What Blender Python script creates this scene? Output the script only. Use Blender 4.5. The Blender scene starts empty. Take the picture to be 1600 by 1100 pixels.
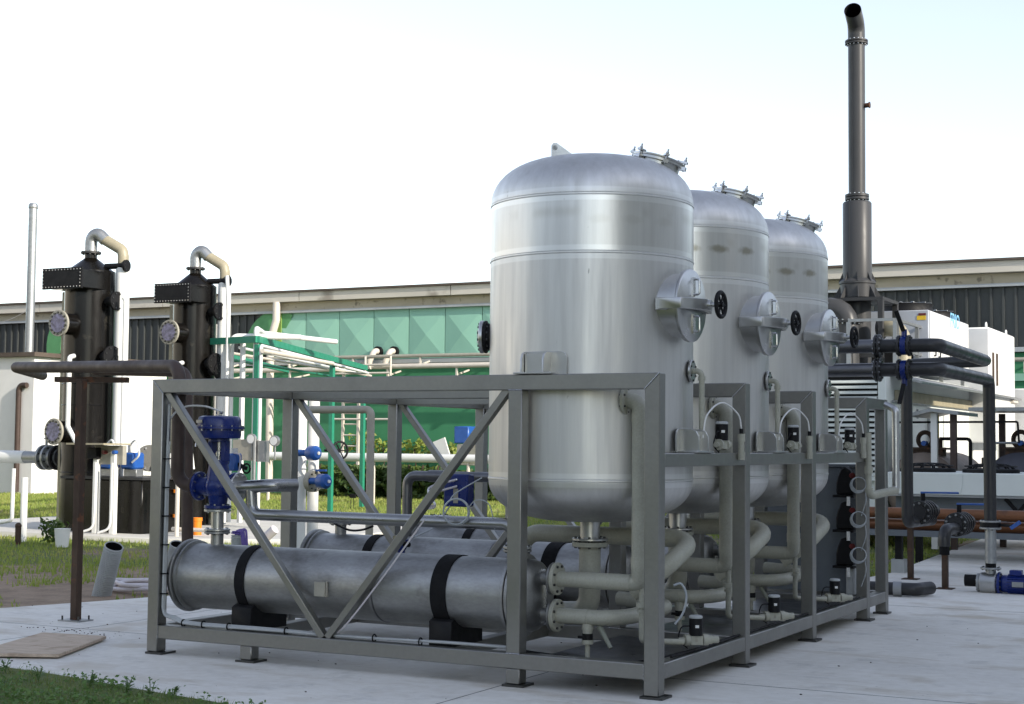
import bpy, bmesh, math, random
import numpy as np
from mathutils import Vector, Matrix
random.seed(7); rng = np.random.default_rng(7)
R = math.radians
S = bpy.context.scene
COL = S.collection
V = Vector

# ------------------------------------------------------------------ camera
FOC = 2411.51
CAM = V((3.95481, -9.74534, 1.70817)); YAW, PIT, ROL = -.4811, .05929, .00947
cF = V((math.sin(YAW)*math.cos(PIT), math.cos(YAW)*math.cos(PIT), math.sin(PIT)))
c_r = V((math.cos(YAW), -math.sin(YAW), 0)); c_u = c_r.cross(cF)
cR = c_r*math.cos(ROL) + c_u*math.sin(ROL); cU = -c_r*math.sin(ROL) + c_u*math.cos(ROL)
cam = bpy.data.cameras.new('camera'); cam.sensor_width = 36; cam.lens = FOC*36/1600
cam.clip_start = .1; cam.clip_end = 5000
co = bpy.data.objects.new('camera', cam); COL.objects.link(co)
mw = Matrix((cR, cU, -cF)).transposed().to_4x4(); mw.translation = CAM
co.matrix_world = mw; S.camera = co

# ------------------------------------------------------------------ light
SUN_EL, SUN_AZ = R(23), R(102)          # azimuth clockwise from +Y
W = bpy.data.worlds.new('World'); S.world = W; W.use_nodes = True
nt = W.node_tree; nt.nodes.clear()
sky = nt.nodes.new('ShaderNodeTexSky'); sky.sky_type = 'NISHITA'; sky.sun_disc = False
sky.sun_elevation = SUN_EL; sky.sun_rotation = SUN_AZ; sky.air_density = 1.0; sky.dust_density = .6; sky.ozone_density = 1.0
bg = nt.nodes.new('ShaderNodeBackground'); bg.inputs[1].default_value = .15
out = nt.nodes.new('ShaderNodeOutputWorld')
hs = nt.nodes.new('ShaderNodeHueSaturation'); hs.inputs['Hue'].default_value = .508; hs.inputs['Saturation'].default_value = .60; nt.links.new(sky.outputs[0], hs.inputs['Color']); nt.links.new(hs.outputs[0], bg.inputs[0]); nt.links.new(bg.outputs[0], out.inputs[0])
sl = bpy.data.lights.new('sun', 'SUN'); sl.energy = 3.0; sl.angle = R(.5); sl.color = (1, .92, .80)
so = bpy.data.objects.new('sun', sl); COL.objects.link(so)
sd = V((math.sin(SUN_AZ)*math.cos(SUN_EL), math.cos(SUN_AZ)*math.cos(SUN_EL), math.sin(SUN_EL)))
so.rotation_euler = sd.to_track_quat('Z', 'Y').to_euler(); so.location = (30, 0, 30)
S.view_settings.view_transform = 'Standard'; S.view_settings.look = 'None'
S.view_settings.exposure = 1.0; S.view_settings.gamma = 1

# ------------------------------------------------------------------ helpers
def at(px, py, X=None, Y=None, Z=None):
    d = cF + cR*((px-800)/FOC) - cU*((py-550)/FOC)
    if X is not None: t = (X-CAM.x)/d.x
    elif Y is not None: t = (Y-CAM.y)/d.y
    else: t = (Z-CAM.z)/d.z
    return CAM + d*t

def ortho(a):
    a = a.normalized()
    u = a.cross(V((0, 0, 1)))
    if u.length < 1e-4: u = V((1, 0, 0))
    u.normalize(); return u, a.cross(u).normalized()

def fillet(pts, b, seg=7):
    pts = [V(p) for p in pts]
    if not b or len(pts) < 3: return pts
    o = [pts[0]]
    for i in range(1, len(pts)-1):
        p, q, r = pts[i-1], pts[i], pts[i+1]
        d1 = (p-q); d2 = (r-q); l1, l2 = d1.length, d2.length
        d1 /= l1; d2 /= l2
        ang = d1.angle(d2)
        if ang > math.pi-.02: o.append(q); continue
        t = min(b/math.tan(ang/2), l1*.49 if i > 1 else l1*.98, l2*.49 if i < len(pts)-2 else l2*.98)
        rad = t*math.tan(ang/2)
        c = q + (d1+d2).normalized()*(rad/math.sin(ang/2))
        a = q+d1*t-c; e = q+d2*t-c
        for k in range(seg+1):
            w = a.angle(e); f = k/seg; o.append(c + (a*math.sin((1-f)*w)+e*math.sin(f*w))/math.sin(w))
    o.append(pts[-1]); return o

def smooth_path(pts, n=8):
    P = [V(p) for p in pts]; P = [P[0]*2-P[1]] + P + [P[-1]*2-P[-2]]
    o = []
    for i in range(1, len(P)-2):
        for k in range(n):
            t = k/n; a, b, c, d = P[i-1:i+3]
            o.append(.5*((2*b)+(-a+c)*t+(2*a-5*b+4*c-d)*t*t+(-a+3*b-3*c+d)*t**3))
    o.append(P[-2]); return o

class MB:
    def __init__(s): s.v = []; s.f = []; s.m = []
    def add(s, vs, fs, m=0):
        o = len(s.v); s.v += [tuple(v) for v in vs]
        s.f += [tuple(i+o for i in f) for f in fs]; s.m += [m]*len(fs); return s
    def obox(s, c, h, ax=None, m=0):
        c = V(c); ax = ax or (V((1, 0, 0)), V((0, 1, 0)), V((0, 0, 1)))
        vs = [c+ax[0]*(h[0]*i)+ax[1]*(h[1]*j)+ax[2]*(h[2]*k) for k in (-1, 1) for j in (-1, 1) for i in (-1, 1)]
        return s.add(vs, [(0, 2, 3, 1), (4, 5, 7, 6), (0, 1, 5, 4), (2, 6, 7, 3), (0, 4, 6, 2), (1, 3, 7, 5)], m)
    def box(s, a, b, m=0):
        a = V(a); b = V(b); h = (b-a)/2
        return s.obox((a+b)/2, (abs(h.x), abs(h.y), abs(h.z)), None, m)
    def beam(s, p, q, w, h, up=(0, 0, 1), m=0):
        p = V(p); q = V(q); a = (q-p).normalized(); u = V(up).cross(a).normalized(); v = a.cross(u)
        return s.obox((p+q)/2, ((q-p).length/2, w/2, h/2), (a, u, v), m)
    def tube(s, pts, r, bend=0, n=14, caps=True, m=0, seg=7, closed=False):
        P = fillet(pts, bend, seg)
        rr = r if isinstance(r, (list, tuple)) else [r]*len(P)
        T = []
        for i in range(len(P)):
            a = P[max(0, i-1)] if not closed else P[i-1]; b = P[min(len(P)-1, i+1)] if not closed else P[(i+1) % len(P)]
            T.append((b-a).normalized())
        u, w = ortho(T[0]); vs = []
        for i, p in enumerate(P):
            if i: u = (u - T[i]*u.dot(T[i])).normalized()
            w = T[i].cross(u)
            for k in range(n):
                t = 2*math.pi*k/n; vs.append(p+(u*math.cos(t)+w*math.sin(t))*rr[i])
        fs = []; L = len(P)
        for i in range(L if closed else L-1):
            for k in range(n):
                j = (i+1) % L
                fs.append((i*n+k, i*n+(k+1) % n, j*n+(k+1) % n, j*n+k))
        if caps and not closed:
            fs.append(tuple(range(n-1, -1, -1))); fs.append(tuple((L-1)*n+k for k in range(n)))
        return s.add(vs, fs, m)
    def hose(s, pts, r, n=8, sub=8, m=0): return s.tube(smooth_path(pts, sub), r, 0, n, True, m)
    def cyl(s, p, q, r, r2=None, n=24, m=0, caps=True):
        return s.tube([p, q], [r, r if r2 is None else r2], 0, n, caps, m)
    def lathe(s, prof, o, ax=(0, 0, 1), n=32, m=0, cap0=True, cap1=True):
        o = V(o); a = V(ax).normalized(); u, w = ortho(a); vs = []; fs = []
        for r, h in prof:
            for k in range(n):
                t = 2*math.pi*k/n; vs.append(o+a*h+(u*math.cos(t)+w*math.sin(t))*r)
        for i in range(len(prof)-1):
            for k in range(n):
                fs.append((i*n+k, i*n+(k+1) % n, (i+1)*n+(k+1) % n, (i+1)*n+k))
        if cap0: fs.append(tuple(range(n-1, -1, -1)))
        if cap1: fs.append(tuple((len(prof)-1)*n+k for k in range(n)))
        return s.add(vs, fs, m)
    def ring(s, p, q, ro, ri, n=24, m=0):          # hollow cylinder
        a = (V(q)-V(p)); L = a.length
        return s.lathe([(ri, 0), (ro, 0), (ro, L), (ri, L), (ri, 0)], p, a, n, m, False, False)
    def torus(s, c, ax, RR, r, n=24, k=8, m=0):
        u, w = ortho(V(ax)); c = V(c)
        return s.tube([c+(u*math.cos(2*math.pi*i/n)+w*math.sin(2*math.pi*i/n))*RR for i in range(n)], r, 0, k, False, m, closed=True)
    def flange(s, c, ax, RR, th, nb=8, m=0, mb=1, br=None, bs=None):
        c = V(c); a = V(ax).normalized(); u, w = ortho(a); e = min(.004, th*.2)
        s.lathe([(RR-e, -th/2), (RR, -th/2+e), (RR, th/2-e), (RR-e, th/2)], c, a, 28, m)
        br = br or RR*.8; bs = bs or RR*.085
        for k in range(nb):
            t = 2*math.pi*(k+.5)/nb; p = c+(u*math.cos(t)+w*math.sin(t))*br
            s.cyl(p-a*(th/2+bs*1.1), p+a*(th/2+bs*1.1), bs, None, 6, mb)
        return s
    def prism(s, poly, o, ux, uy, d, m=0):
        o = V(o); ux = V(ux); uy = V(uy); z = ux.cross(uy).normalized(); n = len(poly)
        vs = [o+ux*x+uy*y for x, y in poly] + [o+ux*x+uy*y+z*d for x, y in poly]
        fs = [tuple(range(n-1, -1, -1)), tuple(range(n, 2*n))] + [(i, (i+1) % n, n+(i+1) % n, n+i) for i in range(n)]
        return s.add(vs, fs, m)
    def sphere(s, c, r, n=16, m=0, sq=(1, 1, 1)):
        k = n//2; prof = [(r*math.sin(math.pi*i/k) if 0 < i < k else r*.01, -r*math.cos(math.pi*i/k)) for i in range(k+1)]
        o = len(s.v); s.lathe(prof, (0, 0, 0), (0, 0, 1), n, m)
        for i in range(o, len(s.v)): x = s.v[i]; s.v[i] = (x[0]*sq[0]+c[0], x[1]*sq[1]+c[1], x[2]*sq[2]+c[2])
        return s

LOC = {}
def tag(o, label=None, cat=None, group=None, kind=None):
    for k, v in (('label', label), ('category', cat), ('group', group), ('kind', kind)):
        if v: o[k] = v
    return o
def build(m, name, mats, parent=None, bevel=0, label=None, cat=None, group=None, kind=None, sharp=38, segs=1):
    me = bpy.data.meshes.new(name)
    if parent is not None: loc = LOC[parent.name]
    else:
        a = np.array(m.v); loc = V(((a[:, 0].min()+a[:, 0].max())/2, (a[:, 1].min()+a[:, 1].max())/2, a[:, 2].min()))
    me.from_pydata([V(v)-loc for v in m.v], [], m.f)
    if not isinstance(mats, (list, tuple)): mats = [mats]
    for x in mats: me.materials.append(x)
    me.polygons.foreach_set('material_index', [min(i, len(mats)-1) for i in m.m])
    bm = bmesh.new(); bm.from_mesh(me)
    bmesh.ops.recalc_face_normals(bm, faces=bm.faces)
    if bevel:
        bmesh.ops.bevel(bm, geom=[e for e in bm.edges if len(e.link_faces) == 2 and e.calc_face_angle(0) > 1.0], offset=bevel, segments=segs, affect='EDGES', clamp_overlap=True)
    bm.to_mesh(me); bm.free()
    me.polygons.foreach_set('use_smooth', [True]*len(me.polygons))
    me.set_sharp_from_angle(angle=R(sharp)); me.update()
    o = bpy.data.objects.new(name, me); COL.objects.link(o)
    if parent is not None: o.parent = parent; LOC[o.name] = loc
    else: o.location = loc; LOC[o.name] = loc
    return tag(o, label, cat, group, kind)
def thing(name, label, cat, loc, group=None):
    o = bpy.data.objects.new(name, None); o.empty_display_size = .1; COL.objects.link(o); o.location = loc; LOC[o.name] = V(loc)
    return tag(o, label, cat, group)
def copy_tree(o, parent=None):
    c = o.copy(); COL.objects.link(c)
    if parent is not None: c.parent = parent
    for ch in list(o.children): copy_tree(ch, c)
    return c
def dup(o, d, label, group=None):
    c = copy_tree(o); c.location = o.location + V(d); c['label'] = label
    if group: c['group'] = group
    return c

# ------------------------------------------------------------------ materials
def mat(name, col, rough=.5, metal=0, var=.25, scale=4, stretch=(1, 1, 1), bump=.1, bscale=None, rvar=.12, col2=None, spots=0, spot_col=(.05, .045, .035), coords='Object', thresh=.62, fine=0):
    m = bpy.data.materials.new(name); m.use_nodes = True; t = m.node_tree; N = t.nodes; L = t.links
    b = N['Principled BSDF']; b.inputs['Metallic'].default_value = metal
    tc = N.new('ShaderNodeTexCoord'); mp = N.new('ShaderNodeMapping'); mp.inputs['Scale'].default_value = stretch
    L.new(tc.outputs[coords], mp.inputs[0])
    n1 = N.new('ShaderNodeTexNoise'); n1.inputs['Scale'].default_value = scale; n1.inputs['Detail'].default_value = 7; n1.inputs['Roughness'].default_value = .62
    L.new(mp.outputs[0], n1.inputs[0])
    cr = N.new('ShaderNodeMapRange'); cr.inputs[1].default_value = .3; cr.inputs[2].default_value = .7
    L.new(n1.outputs[0], cr.inputs[0])
    mx = N.new('ShaderNodeMix'); mx.data_type = 'RGBA'
    c2 = col2 or tuple(c*(1-var) for c in col)
    mx.inputs[6].default_value = (*col, 1); mx.inputs[7].default_value = (*c2, 1)
    L.new(cr.outputs[0], mx.inputs[0]); last = mx.outputs[2]
    if fine:
        nf = N.new('ShaderNodeTexNoise'); nf.inputs['Scale'].default_value = scale*14; nf.inputs['Detail'].default_value = 4; L.new(mp.outputs[0], nf.inputs[0])
        mf = N.new('ShaderNodeMix'); mf.data_type = 'RGBA'; mf.blend_type = 'OVERLAY'; mf.inputs[0].default_value = fine
        L.new(last, mf.inputs[6]); L.new(nf.outputs[0], mf.inputs[7]); last = mf.outputs[2]
    if spots:
        n3 = N.new('ShaderNodeTexNoise'); n3.inputs['Scale'].default_value = spots; n3.inputs['Detail'].default_value = 5
        L.new(tc.outputs[coords], n3.inputs[0])
        r3 = N.new('ShaderNodeMapRange'); r3.inputs[1].default_value = thresh; r3.inputs[2].default_value = thresh+.1; r3.inputs[4].default_value = .75; L.new(n3.outputs[0], r3.inputs[0])
        m3 = N.new('ShaderNodeMix'); m3.data_type = 'RGBA'; m3.inputs[7].default_value = (*spot_col, 1)
        L.new(r3.outputs[0], m3.inputs[0]); L.new(last, m3.inputs[6]); last = m3.outputs[2]
    L.new(last, b.inputs['Base Color'])
    rr = N.new('ShaderNodeMapRange'); rr.inputs[3].default_value = max(.03, rough-rvar); rr.inputs[4].default_value = min(1, rough+rvar)
    L.new(cr.outputs[0], rr.inputs[0]); L.new(rr.outputs[0], b.inputs['Roughness'])
    if bump:
        n2 = N.new('ShaderNodeTexNoise'); n2.inputs['Scale'].default_value = bscale or scale*8; n2.inputs['Detail'].default_value = 5
        L.new(mp.outputs[0], n2.inputs[0])
        bp = N.new('ShaderNodeBump'); bp.inputs['Strength'].default_value = bump; bp.inputs['Distance'].default_value = .01
        L.new(n2.outputs[0], bp.inputs['Height']); L.new(bp.outputs[0], b.inputs['Normal'])
    return m

def flat_emit_free(name, col, rough=.5, metal=0): return mat(name, col, rough, metal, .08, 6, bump=.02)

def tank_mat():
    m = mat('brushed_stainless_tank', (.68, .672, .65), .47, 1, .16, 2.2, (6, 6, .35), .06, 26, .07)
    t = m.node_tree; N = t.nodes; L = t.links; b = N['Principled BSDF']
    tc = N.new('ShaderNodeTexCoord'); sp = N.new('ShaderNodeSeparateXYZ'); L.new(tc.outputs['Object'], sp.inputs[0])
    # heat-tint smudges in one band of the upper course
    def band(lo, hi, soft):
        a = N.new('ShaderNodeMapRange'); a.interpolation_type = 'SMOOTHSTEP'; a.inputs[1].default_value = lo-soft; a.inputs[2].default_value = lo+soft; L.new(sp.outputs[2], a.inputs[0])
        c = N.new('ShaderNodeMapRange'); c.interpolation_type = 'SMOOTHSTEP'; c.inputs[1].default_value = hi-soft; c.inputs[2].default_value = hi+soft; c.inputs[3].default_value = 1; c.inputs[4].default_value = 0; L.new(sp.outputs[2], c.inputs[0])
        mu = N.new('ShaderNodeMath'); mu.operation = 'MULTIPLY'; L.new(a.outputs[0], mu.inputs[0]); L.new(c.outputs[0], mu.inputs[1]); return mu.outputs[0]
    oi = N.new('ShaderNodeObjectInfo'); osp = N.new('ShaderNodeSeparateXYZ'); L.new(oi.outputs['Location'], osp.inputs[0])
    vary = N.new('ShaderNodeMapRange'); vary.inputs[1].default_value = .9; vary.inputs[2].default_value = 2.6; vary.inputs[3].default_value = .18; vary.inputs[4].default_value = 1; L.new(osp.outputs[1], vary.inputs[0])
    for nd in list(N):
        if nd.type == 'MAPPING': L.new(oi.outputs['Location'], nd.inputs['Location'])
    bz = band(2.21, 2.27, .03)
    mp = N.new('ShaderNodeMapping'); mp.inputs['Scale'].default_value = (1, 1, .2); L.new(tc.outputs['Object'], mp.inputs[0])
    ns = N.new('ShaderNodeTexNoise'); ns.inputs['Scale'].default_value = 4.2; L.new(mp.outputs[0], ns.inputs[0])
    nr = N.new('ShaderNodeMapRange'); nr.inputs[1].default_value = .47; nr.inputs[2].default_value = .6; L.new(ns.outputs[0], nr.inputs[0])
    mu = N.new('ShaderNodeMath'); mu.operation = 'MULTIPLY'; L.new(bz, mu.inputs[0]); L.new(nr.outputs[0], mu.inputs[1])
    mu2 = N.new('ShaderNodeMath'); mu2.operation = 'MULTIPLY'; mu2.inputs[1].default_value = .22; L.new(mu.outputs[0], mu2.inputs[0])
    src = b.inputs['Base Color'].links[0].from_socket
    mx = N.new('ShaderNodeMix'); mx.data_type = 'RGBA'; mx.inputs[7].default_value = (.25, .22, .16, 1)
    L.new(mu2.outputs[0], mx.inputs[0]); L.new(src, mx.inputs[6])
    m0 = mx.outputs[2]
    for a_ in (28, 47, 68):
        pv = N.new('ShaderNodeVectorMath'); pv.operation = 'SUBTRACT'; pv.inputs[1].default_value = (.77*math.sin(R(a_)), -.77*math.cos(R(a_)), 2.185); L.new(tc.outputs['Object'], pv.inputs[0])
        ps = N.new('ShaderNodeVectorMath'); ps.operation = 'MULTIPLY'; ps.inputs[1].default_value = (1, 1, 2.6); L.new(pv.outputs[0], ps.inputs[0])
        pl = N.new('ShaderNodeVectorMath'); pl.operation = 'LENGTH'; L.new(ps.outputs[0], pl.inputs[0])
        pn = N.new('ShaderNodeTexNoise'); pn.inputs['Scale'].default_value = 22; L.new(tc.outputs['Object'], pn.inputs[0])
        pa = N.new('ShaderNodeMath'); pa.operation = 'MULTIPLY_ADD'; pa.inputs[1].default_value = .08; L.new(pn.outputs[0], pa.inputs[0]); L.new(pl.outputs['Value'], pa.inputs[2])
        pr_ = N.new('ShaderNodeMapRange'); pr_.interpolation_type = 'SMOOTHSTEP'; pr_.inputs[1].default_value = .07; pr_.inputs[2].default_value = .16; pr_.inputs[3].default_value = .72; pr_.inputs[4].default_value = 0; L.new(pa.outputs[0], pr_.inputs[0])
        px_ = N.new('ShaderNodeMix'); px_.data_type = 'RGBA'; px_.inputs[7].default_value = (.27, .24, .17, 1); pv2 = N.new('ShaderNodeMath'); pv2.operation = 'MULTIPLY'; L.new(pr_.outputs[0], pv2.inputs[0]); L.new(vary.outputs[0], pv2.inputs[1]); L.new(pv2.outputs[0], px_.inputs[0]); L.new(m0, px_.inputs[6]); m0 = px_.outputs[2]
    for z_ in (1.95, 2.37, .32):                         # ground-back bands beside the ring welds
        wbnd = band(z_-.05, z_+.05, .006)
        wx = N.new('ShaderNodeMix'); wx.data_type = 'RGBA'; wx.inputs[7].default_value = (.80, .80, .79, 1); wm = N.new('ShaderNodeMath'); wm.operation = 'MULTIPLY'; wm.inputs[1].default_value = .55; L.new(wbnd, wm.inputs[0]); L.new(wm.outputs[0], wx.inputs[0]); L.new(m0, wx.inputs[6]); m0 = wx.outputs[2]
    # small scuffs
    n4 = N.new('ShaderNodeTexNoise'); n4.inputs['Scale'].default_value = 11; n4.inputs['Detail'].default_value = 3
    mp4 = N.new('ShaderNodeMapping'); mp4.inputs['Scale'].default_value = (1.6, 1.6, .55); L.new(tc.outputs['Object'], mp4.inputs[0]); L.new(mp4.outputs[0], n4.inputs[0])
    r4 = N.new('ShaderNodeMapRange'); r4.inputs[1].default_value = .74; r4.inputs[2].default_value = .79; r4.inputs[4].default_value = .7; L.new(n4.outputs[0], r4.inputs[0])
    m4 = N.new('ShaderNodeMix'); m4.data_type = 'RGBA'; m4.inputs[7].default_value = (.2, .2, .19, 1)
    L.new(r4.outputs[0], m4.inputs[0]); L.new(m0, m4.inputs[6]); L.new(m4.outputs[2], b.inputs['Base Color'])
    # polished upper course
    bp = band(1.955, 2.365, .006)
    rs = b.inputs['Roughness'].links[0].from_socket
    mr = N.new('ShaderNodeMix'); mr.data_type = 'FLOAT'; mr.inputs[3].default_value = .32; L.new(bp, mr.inputs[0]); L.new(rs, mr.inputs[2]); L.new(mr.outputs[0], b.inputs['Roughness'])
    return m

M_ = {}
M_['tank'] = tank_mat()
M_['spipe'] = mat('bare_stainless_pipe', (.40, .40, .40), .30, 1, .25, 5, (.5, 2, 2), .04, 30, .1)
M_['steel'] = mat('brushed_stainless', (.56, .56, .55), .34, 1, .15, 5, (1, 1, 1), .04, 40, .08)
M_['frame'] = mat('frame_stainless', (.335, .33, .31), .42, 1, .16, 2.2, (1, 1, 1), .02, 60, .08, fine=.08)
M_['hx'] = mat('stained_stainless', (.43, .43, .42), .50, 1, .42, 3.2, (.6, 1.4, 1.4), .05, 30, .1, spots=4.5, spot_col=(.20, .195, .185), thresh=.60, fine=.2)
M_['darkpipe'] = mat('bare_dark_steel_pipe', (.23, .23, .24), .36, 1, .3, 5, (1, 1, 1), .05, 30, .1)
M_['pp'] = mat('grey_green_plastic', (.39, .385, .315), .42, 0, .18, 5, (1, 1, 1), .03, 30, .08, fine=.2)
M_['ppd'] = mat('grey_plastic_fitting', (.24, .25, .2), .45, 0, .2, 6)
M_['bolt'] = mat('dull_bolt', (.12, .12, .115), .42, 1, .2, 20)
M_['chrome'] = mat('bright_bolt', (.62, .62, .62), .25, 1, .1, 20, bump=0)
M_['black'] = mat('black_plastic', (.007, .007, .008), .6, 0, .2, 8, bump=.02)
M_['rubber'] = mat('black_rubber', (.006, .006, .007), .8, 0, .3, 8, bump=.05)
M_['blue'] = mat('blue_valve_paint', (.008, .024, .165), .30, 0, .25, 6, bump=.04, bscale=40)
M_['blue2'] = mat('light_blue_valve_paint', (.02, .10, .38), .38, 0, .2, 8)
M_['white'] = mat('white_paint', (.78, .78, .75), .45, 0, .1, 2, bump=.02)
M_['whiteplastic'] = mat('white_plastic', (.74, .74, .72), .4, 0, .08, 4, bump=.01)
M_['cream'] = mat('cream_pipe', (.66, .60, .52), .5, 0, .15, 3)
M_['shed'] = mat('shed_plaster', (.74, .73, .71), .9, 0, .10, 1.2, bump=.1, bscale=40)
M_['brown'] = mat('brown_painted_pipe', (.062, .038, .029), .6, 0, .35, 5)
M_['rust'] = mat('rusty_post', (.075, .045, .028), .7, .2, .5, 6, (1, 1, .4), .1, 40, spots=9, spot_col=(.16, .06, .025), thresh=.58)
M_['towerblack'] = mat('black_tank_plastic', (.007, .006, .005), .22, 0, .45, 1.6, (1, 1, .35), .06, 14, .1, spots=3.2, spot_col=(.03, .027, .021), thresh=.63)
M_['sight'] = mat('sight_glass', (.20, .20, .34), .12, 0, .7, 14, bump=0, col2=(.03, .03, .06))
M_['flangegrey'] = mat('grey_flange', (.36, .34, .28), .5, 0, .2, 8)
def conc_mat():
    m = mat('pad_concrete', (.77, .75, .695), .88, 0, .14, .7, (1, 1, 1), .22, 60, .05, col2=(.64, .62, .575), spots=1.1, spot_col=(.52, .47, .39), thresh=.60, fine=.3)
    t = m.node_tree; N = t.nodes; L = t.links; b = N['Principled BSDF']; tc = N.new('ShaderNodeTexCoord')
    def layer(scale, stretch, lo, hi, amt, col, detail=6, rot=0):
        mp = N.new('ShaderNodeMapping'); mp.inputs['Scale'].default_value = stretch; mp.inputs['Rotation'].default_value = (0, 0, rot); L.new(tc.outputs['Object'], mp.inputs[0])
        n = N.new('ShaderNodeTexNoise'); n.inputs['Scale'].default_value = scale; n.inputs['Detail'].default_value = detail; n.inputs['Roughness'].default_value = .68; L.new(mp.outputs[0], n.inputs[0])
        r = N.new('ShaderNodeMapRange'); r.inputs[1].default_value = lo; r.inputs[2].default_value = hi; r.inputs[4].default_value = amt; L.new(n.outputs[0], r.inputs[0])
        x = N.new('ShaderNodeMix'); x.data_type = 'RGBA'; x.inputs[7].default_value = (*col, 1); L.new(r.outputs[0], x.inputs[0])
        src = b.inputs['Base Color'].links[0].from_socket; L.new(src, x.inputs[6]); L.new(x.outputs[2], b.inputs['Base Color'])
    layer(.9, (1, 2.6, 1), .53, .68, .5, (.42, .36, .27), 8, .5)       # soil washed over the pad
    layer(2.4, (1, 1, 1), .56, .68, .4, (.38, .37, .345))               # damp looking blotches
    layer(5, (.5, 3, 1), .65, .72, .45, (.30, .28, .25), 8, 1.0)         # scrapes
    layer(45, (1, 1, 1), .68, .74, .6, (.25, .23, .2), 3)               # grit
    layer(16, (1, 1, 1), .69, .73, .55, (.20, .18, .155), 4)             # dark droplets
    return m
M_['conc'] = conc_mat()
M_['slab'] = mat('light_slab', (.62, .60, .55), .9, 0, .15, 1.5, bump=.2)
M_['green'] = mat('green_wall_paint', (.045, .225, .105), .75, 0, .14, .5, (1, 1, .6), .08, 25, spots=1.2, spot_col=(.022, .15, .065), thresh=.66)
M_['teal'] = mat('teal_panel_paint', (.26, .50, .385), .65, 0, .12, .6, (1, 1, .5), .04, 20)
M_['rackgreen'] = mat('rack_green_paint', (.025, .24, .145), .45, 0, .15, 5)
M_['corr'] = mat('dark_corrugated', (.055, .06, .058), .6, 0, .3, .7, (1, 1, .3), .06, 20)
M_['yellowgreen'] = mat('yellow_green_paint', (.24, .36, .08), .7, 0, .15, 3)
M_['mural'] = mat('mural_green', (.10, .30, .12), .7, 0, .2, 3)
M_['fascia'] = mat('weathered_fascia', (.62, .58, .50), .9, 0, .2, .35, (1, 1, 3), .1, 20, spots=.9, spot_col=(.22, .19, .15), thresh=.58)
M_['eave'] = mat('stained_concrete_eave', (.52, .46, .34), .92, 0, .3, .5, (1, 1, 2.5), .15, 20, spots=4, spot_col=(.14, .12, .09), thresh=.58)
M_['flash'] = mat('grey_flashing', (.42, .44, .45), .55, .3, .2, 1)
M_['roofbrown'] = mat('brown_roof_edge', (.10, .075, .058), .7, 0, .3, 2)
M_['copper'] = mat('copper_orange_pipe', (.25, .105, .045), .42, .35, .45, 2.2, (1, 3, 3), .05, 20, spots=4, spot_col=(.09, .045, .025), thresh=.62)
M_['stack'] = mat('stack_dark_metal', (.055, .056, .058), .38, .0, .15, 2, (1, 1, .4), .03, 30)
M_['stackframe'] = mat('stack_frame_paint', (.035, .035, .036), .5, .1, .25, 4)
M_['chill'] = mat('chiller_shaded_grey', (.42, .45, .50), .5, 0, .08, 2, bump=.01)  # blue-grey of the shaded front, put into the casing colour
M_['galv'] = mat('galvanised', (.38, .39, .39), .45, .8, .2, 8)
M_['contwhite'] = mat('container_white', (.70, .735, .70), .5, 0, .08, 1, bump=.02)
M_['cab'] = mat('grey_cabinet', (.15, .17, .19), .55, 0, .15, 2)
M_['drum'] = mat('brown_drum_paint', (.20, .155, .125), .5, 0, .3, 3)
M_['drumdark'] = mat('dark_drum_paint', (.05, .052, .07), .45, 0, .3, 3)
M_['wood'] = mat('weathered_plywood', (.62, .51, .40), .9, 0, .35, 2.6, (1.2, 14, 1), .5, 20, col2=(.42, .33, .25), spots=5, spot_col=(.34, .26, .19), thresh=.58)
M_['hosegrey'] = mat('grey_conduit', (.42, .44, .44), .55, 0, .15, 6)
M_['hosewhite'] = mat('white_hose', (.62, .58, .60), .45, 0, .12, 6)
M_['clear'] = mat('clear_tubing', (.36, .39, .41), .2, 0, .1, 6, bump=0)
M_['purple'] = mat('purple_cable', (.10, .06, .30), .45, 0, .15, 6)
M_['orange'] = mat('orange_plastic', (.80, .22, .01), .45, 0, .1, 6)
M_['yellow'] = mat('yellow_sticker', (.75, .5, .03), .5, 0, .1, 6)
M_['red'] = mat('red_plastic', (.13, .015, .015), .45, 0, .1, 6)
M_['logo'] = mat('blue_lettering', (.25, .55, .80), .5, 0, .05, 6, bump=0)
M_['hall'] = mat('grey_hall_panels', (.55, .55, .53), .8, 0, .15, .3, bump=.1)
M_['hallglass'] = mat('hall_window_glass', (.05, .06, .07), .1, 0, .2, 1, bump=0)
for k_ in ('towerblack', 'stack', 'black', 'rubber'): M_[k_].node_tree.nodes['Principled BSDF'].inputs['Specular IOR Level'].default_value = .25
M_['towerblack'].node_tree.nodes['Principled BSDF'].inputs['Specular IOR Level'].default_value = .35
M_['yellowlight'] = mat('pale_grp', (.36, .32, .22), .5, 0, .2, 3)

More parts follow.
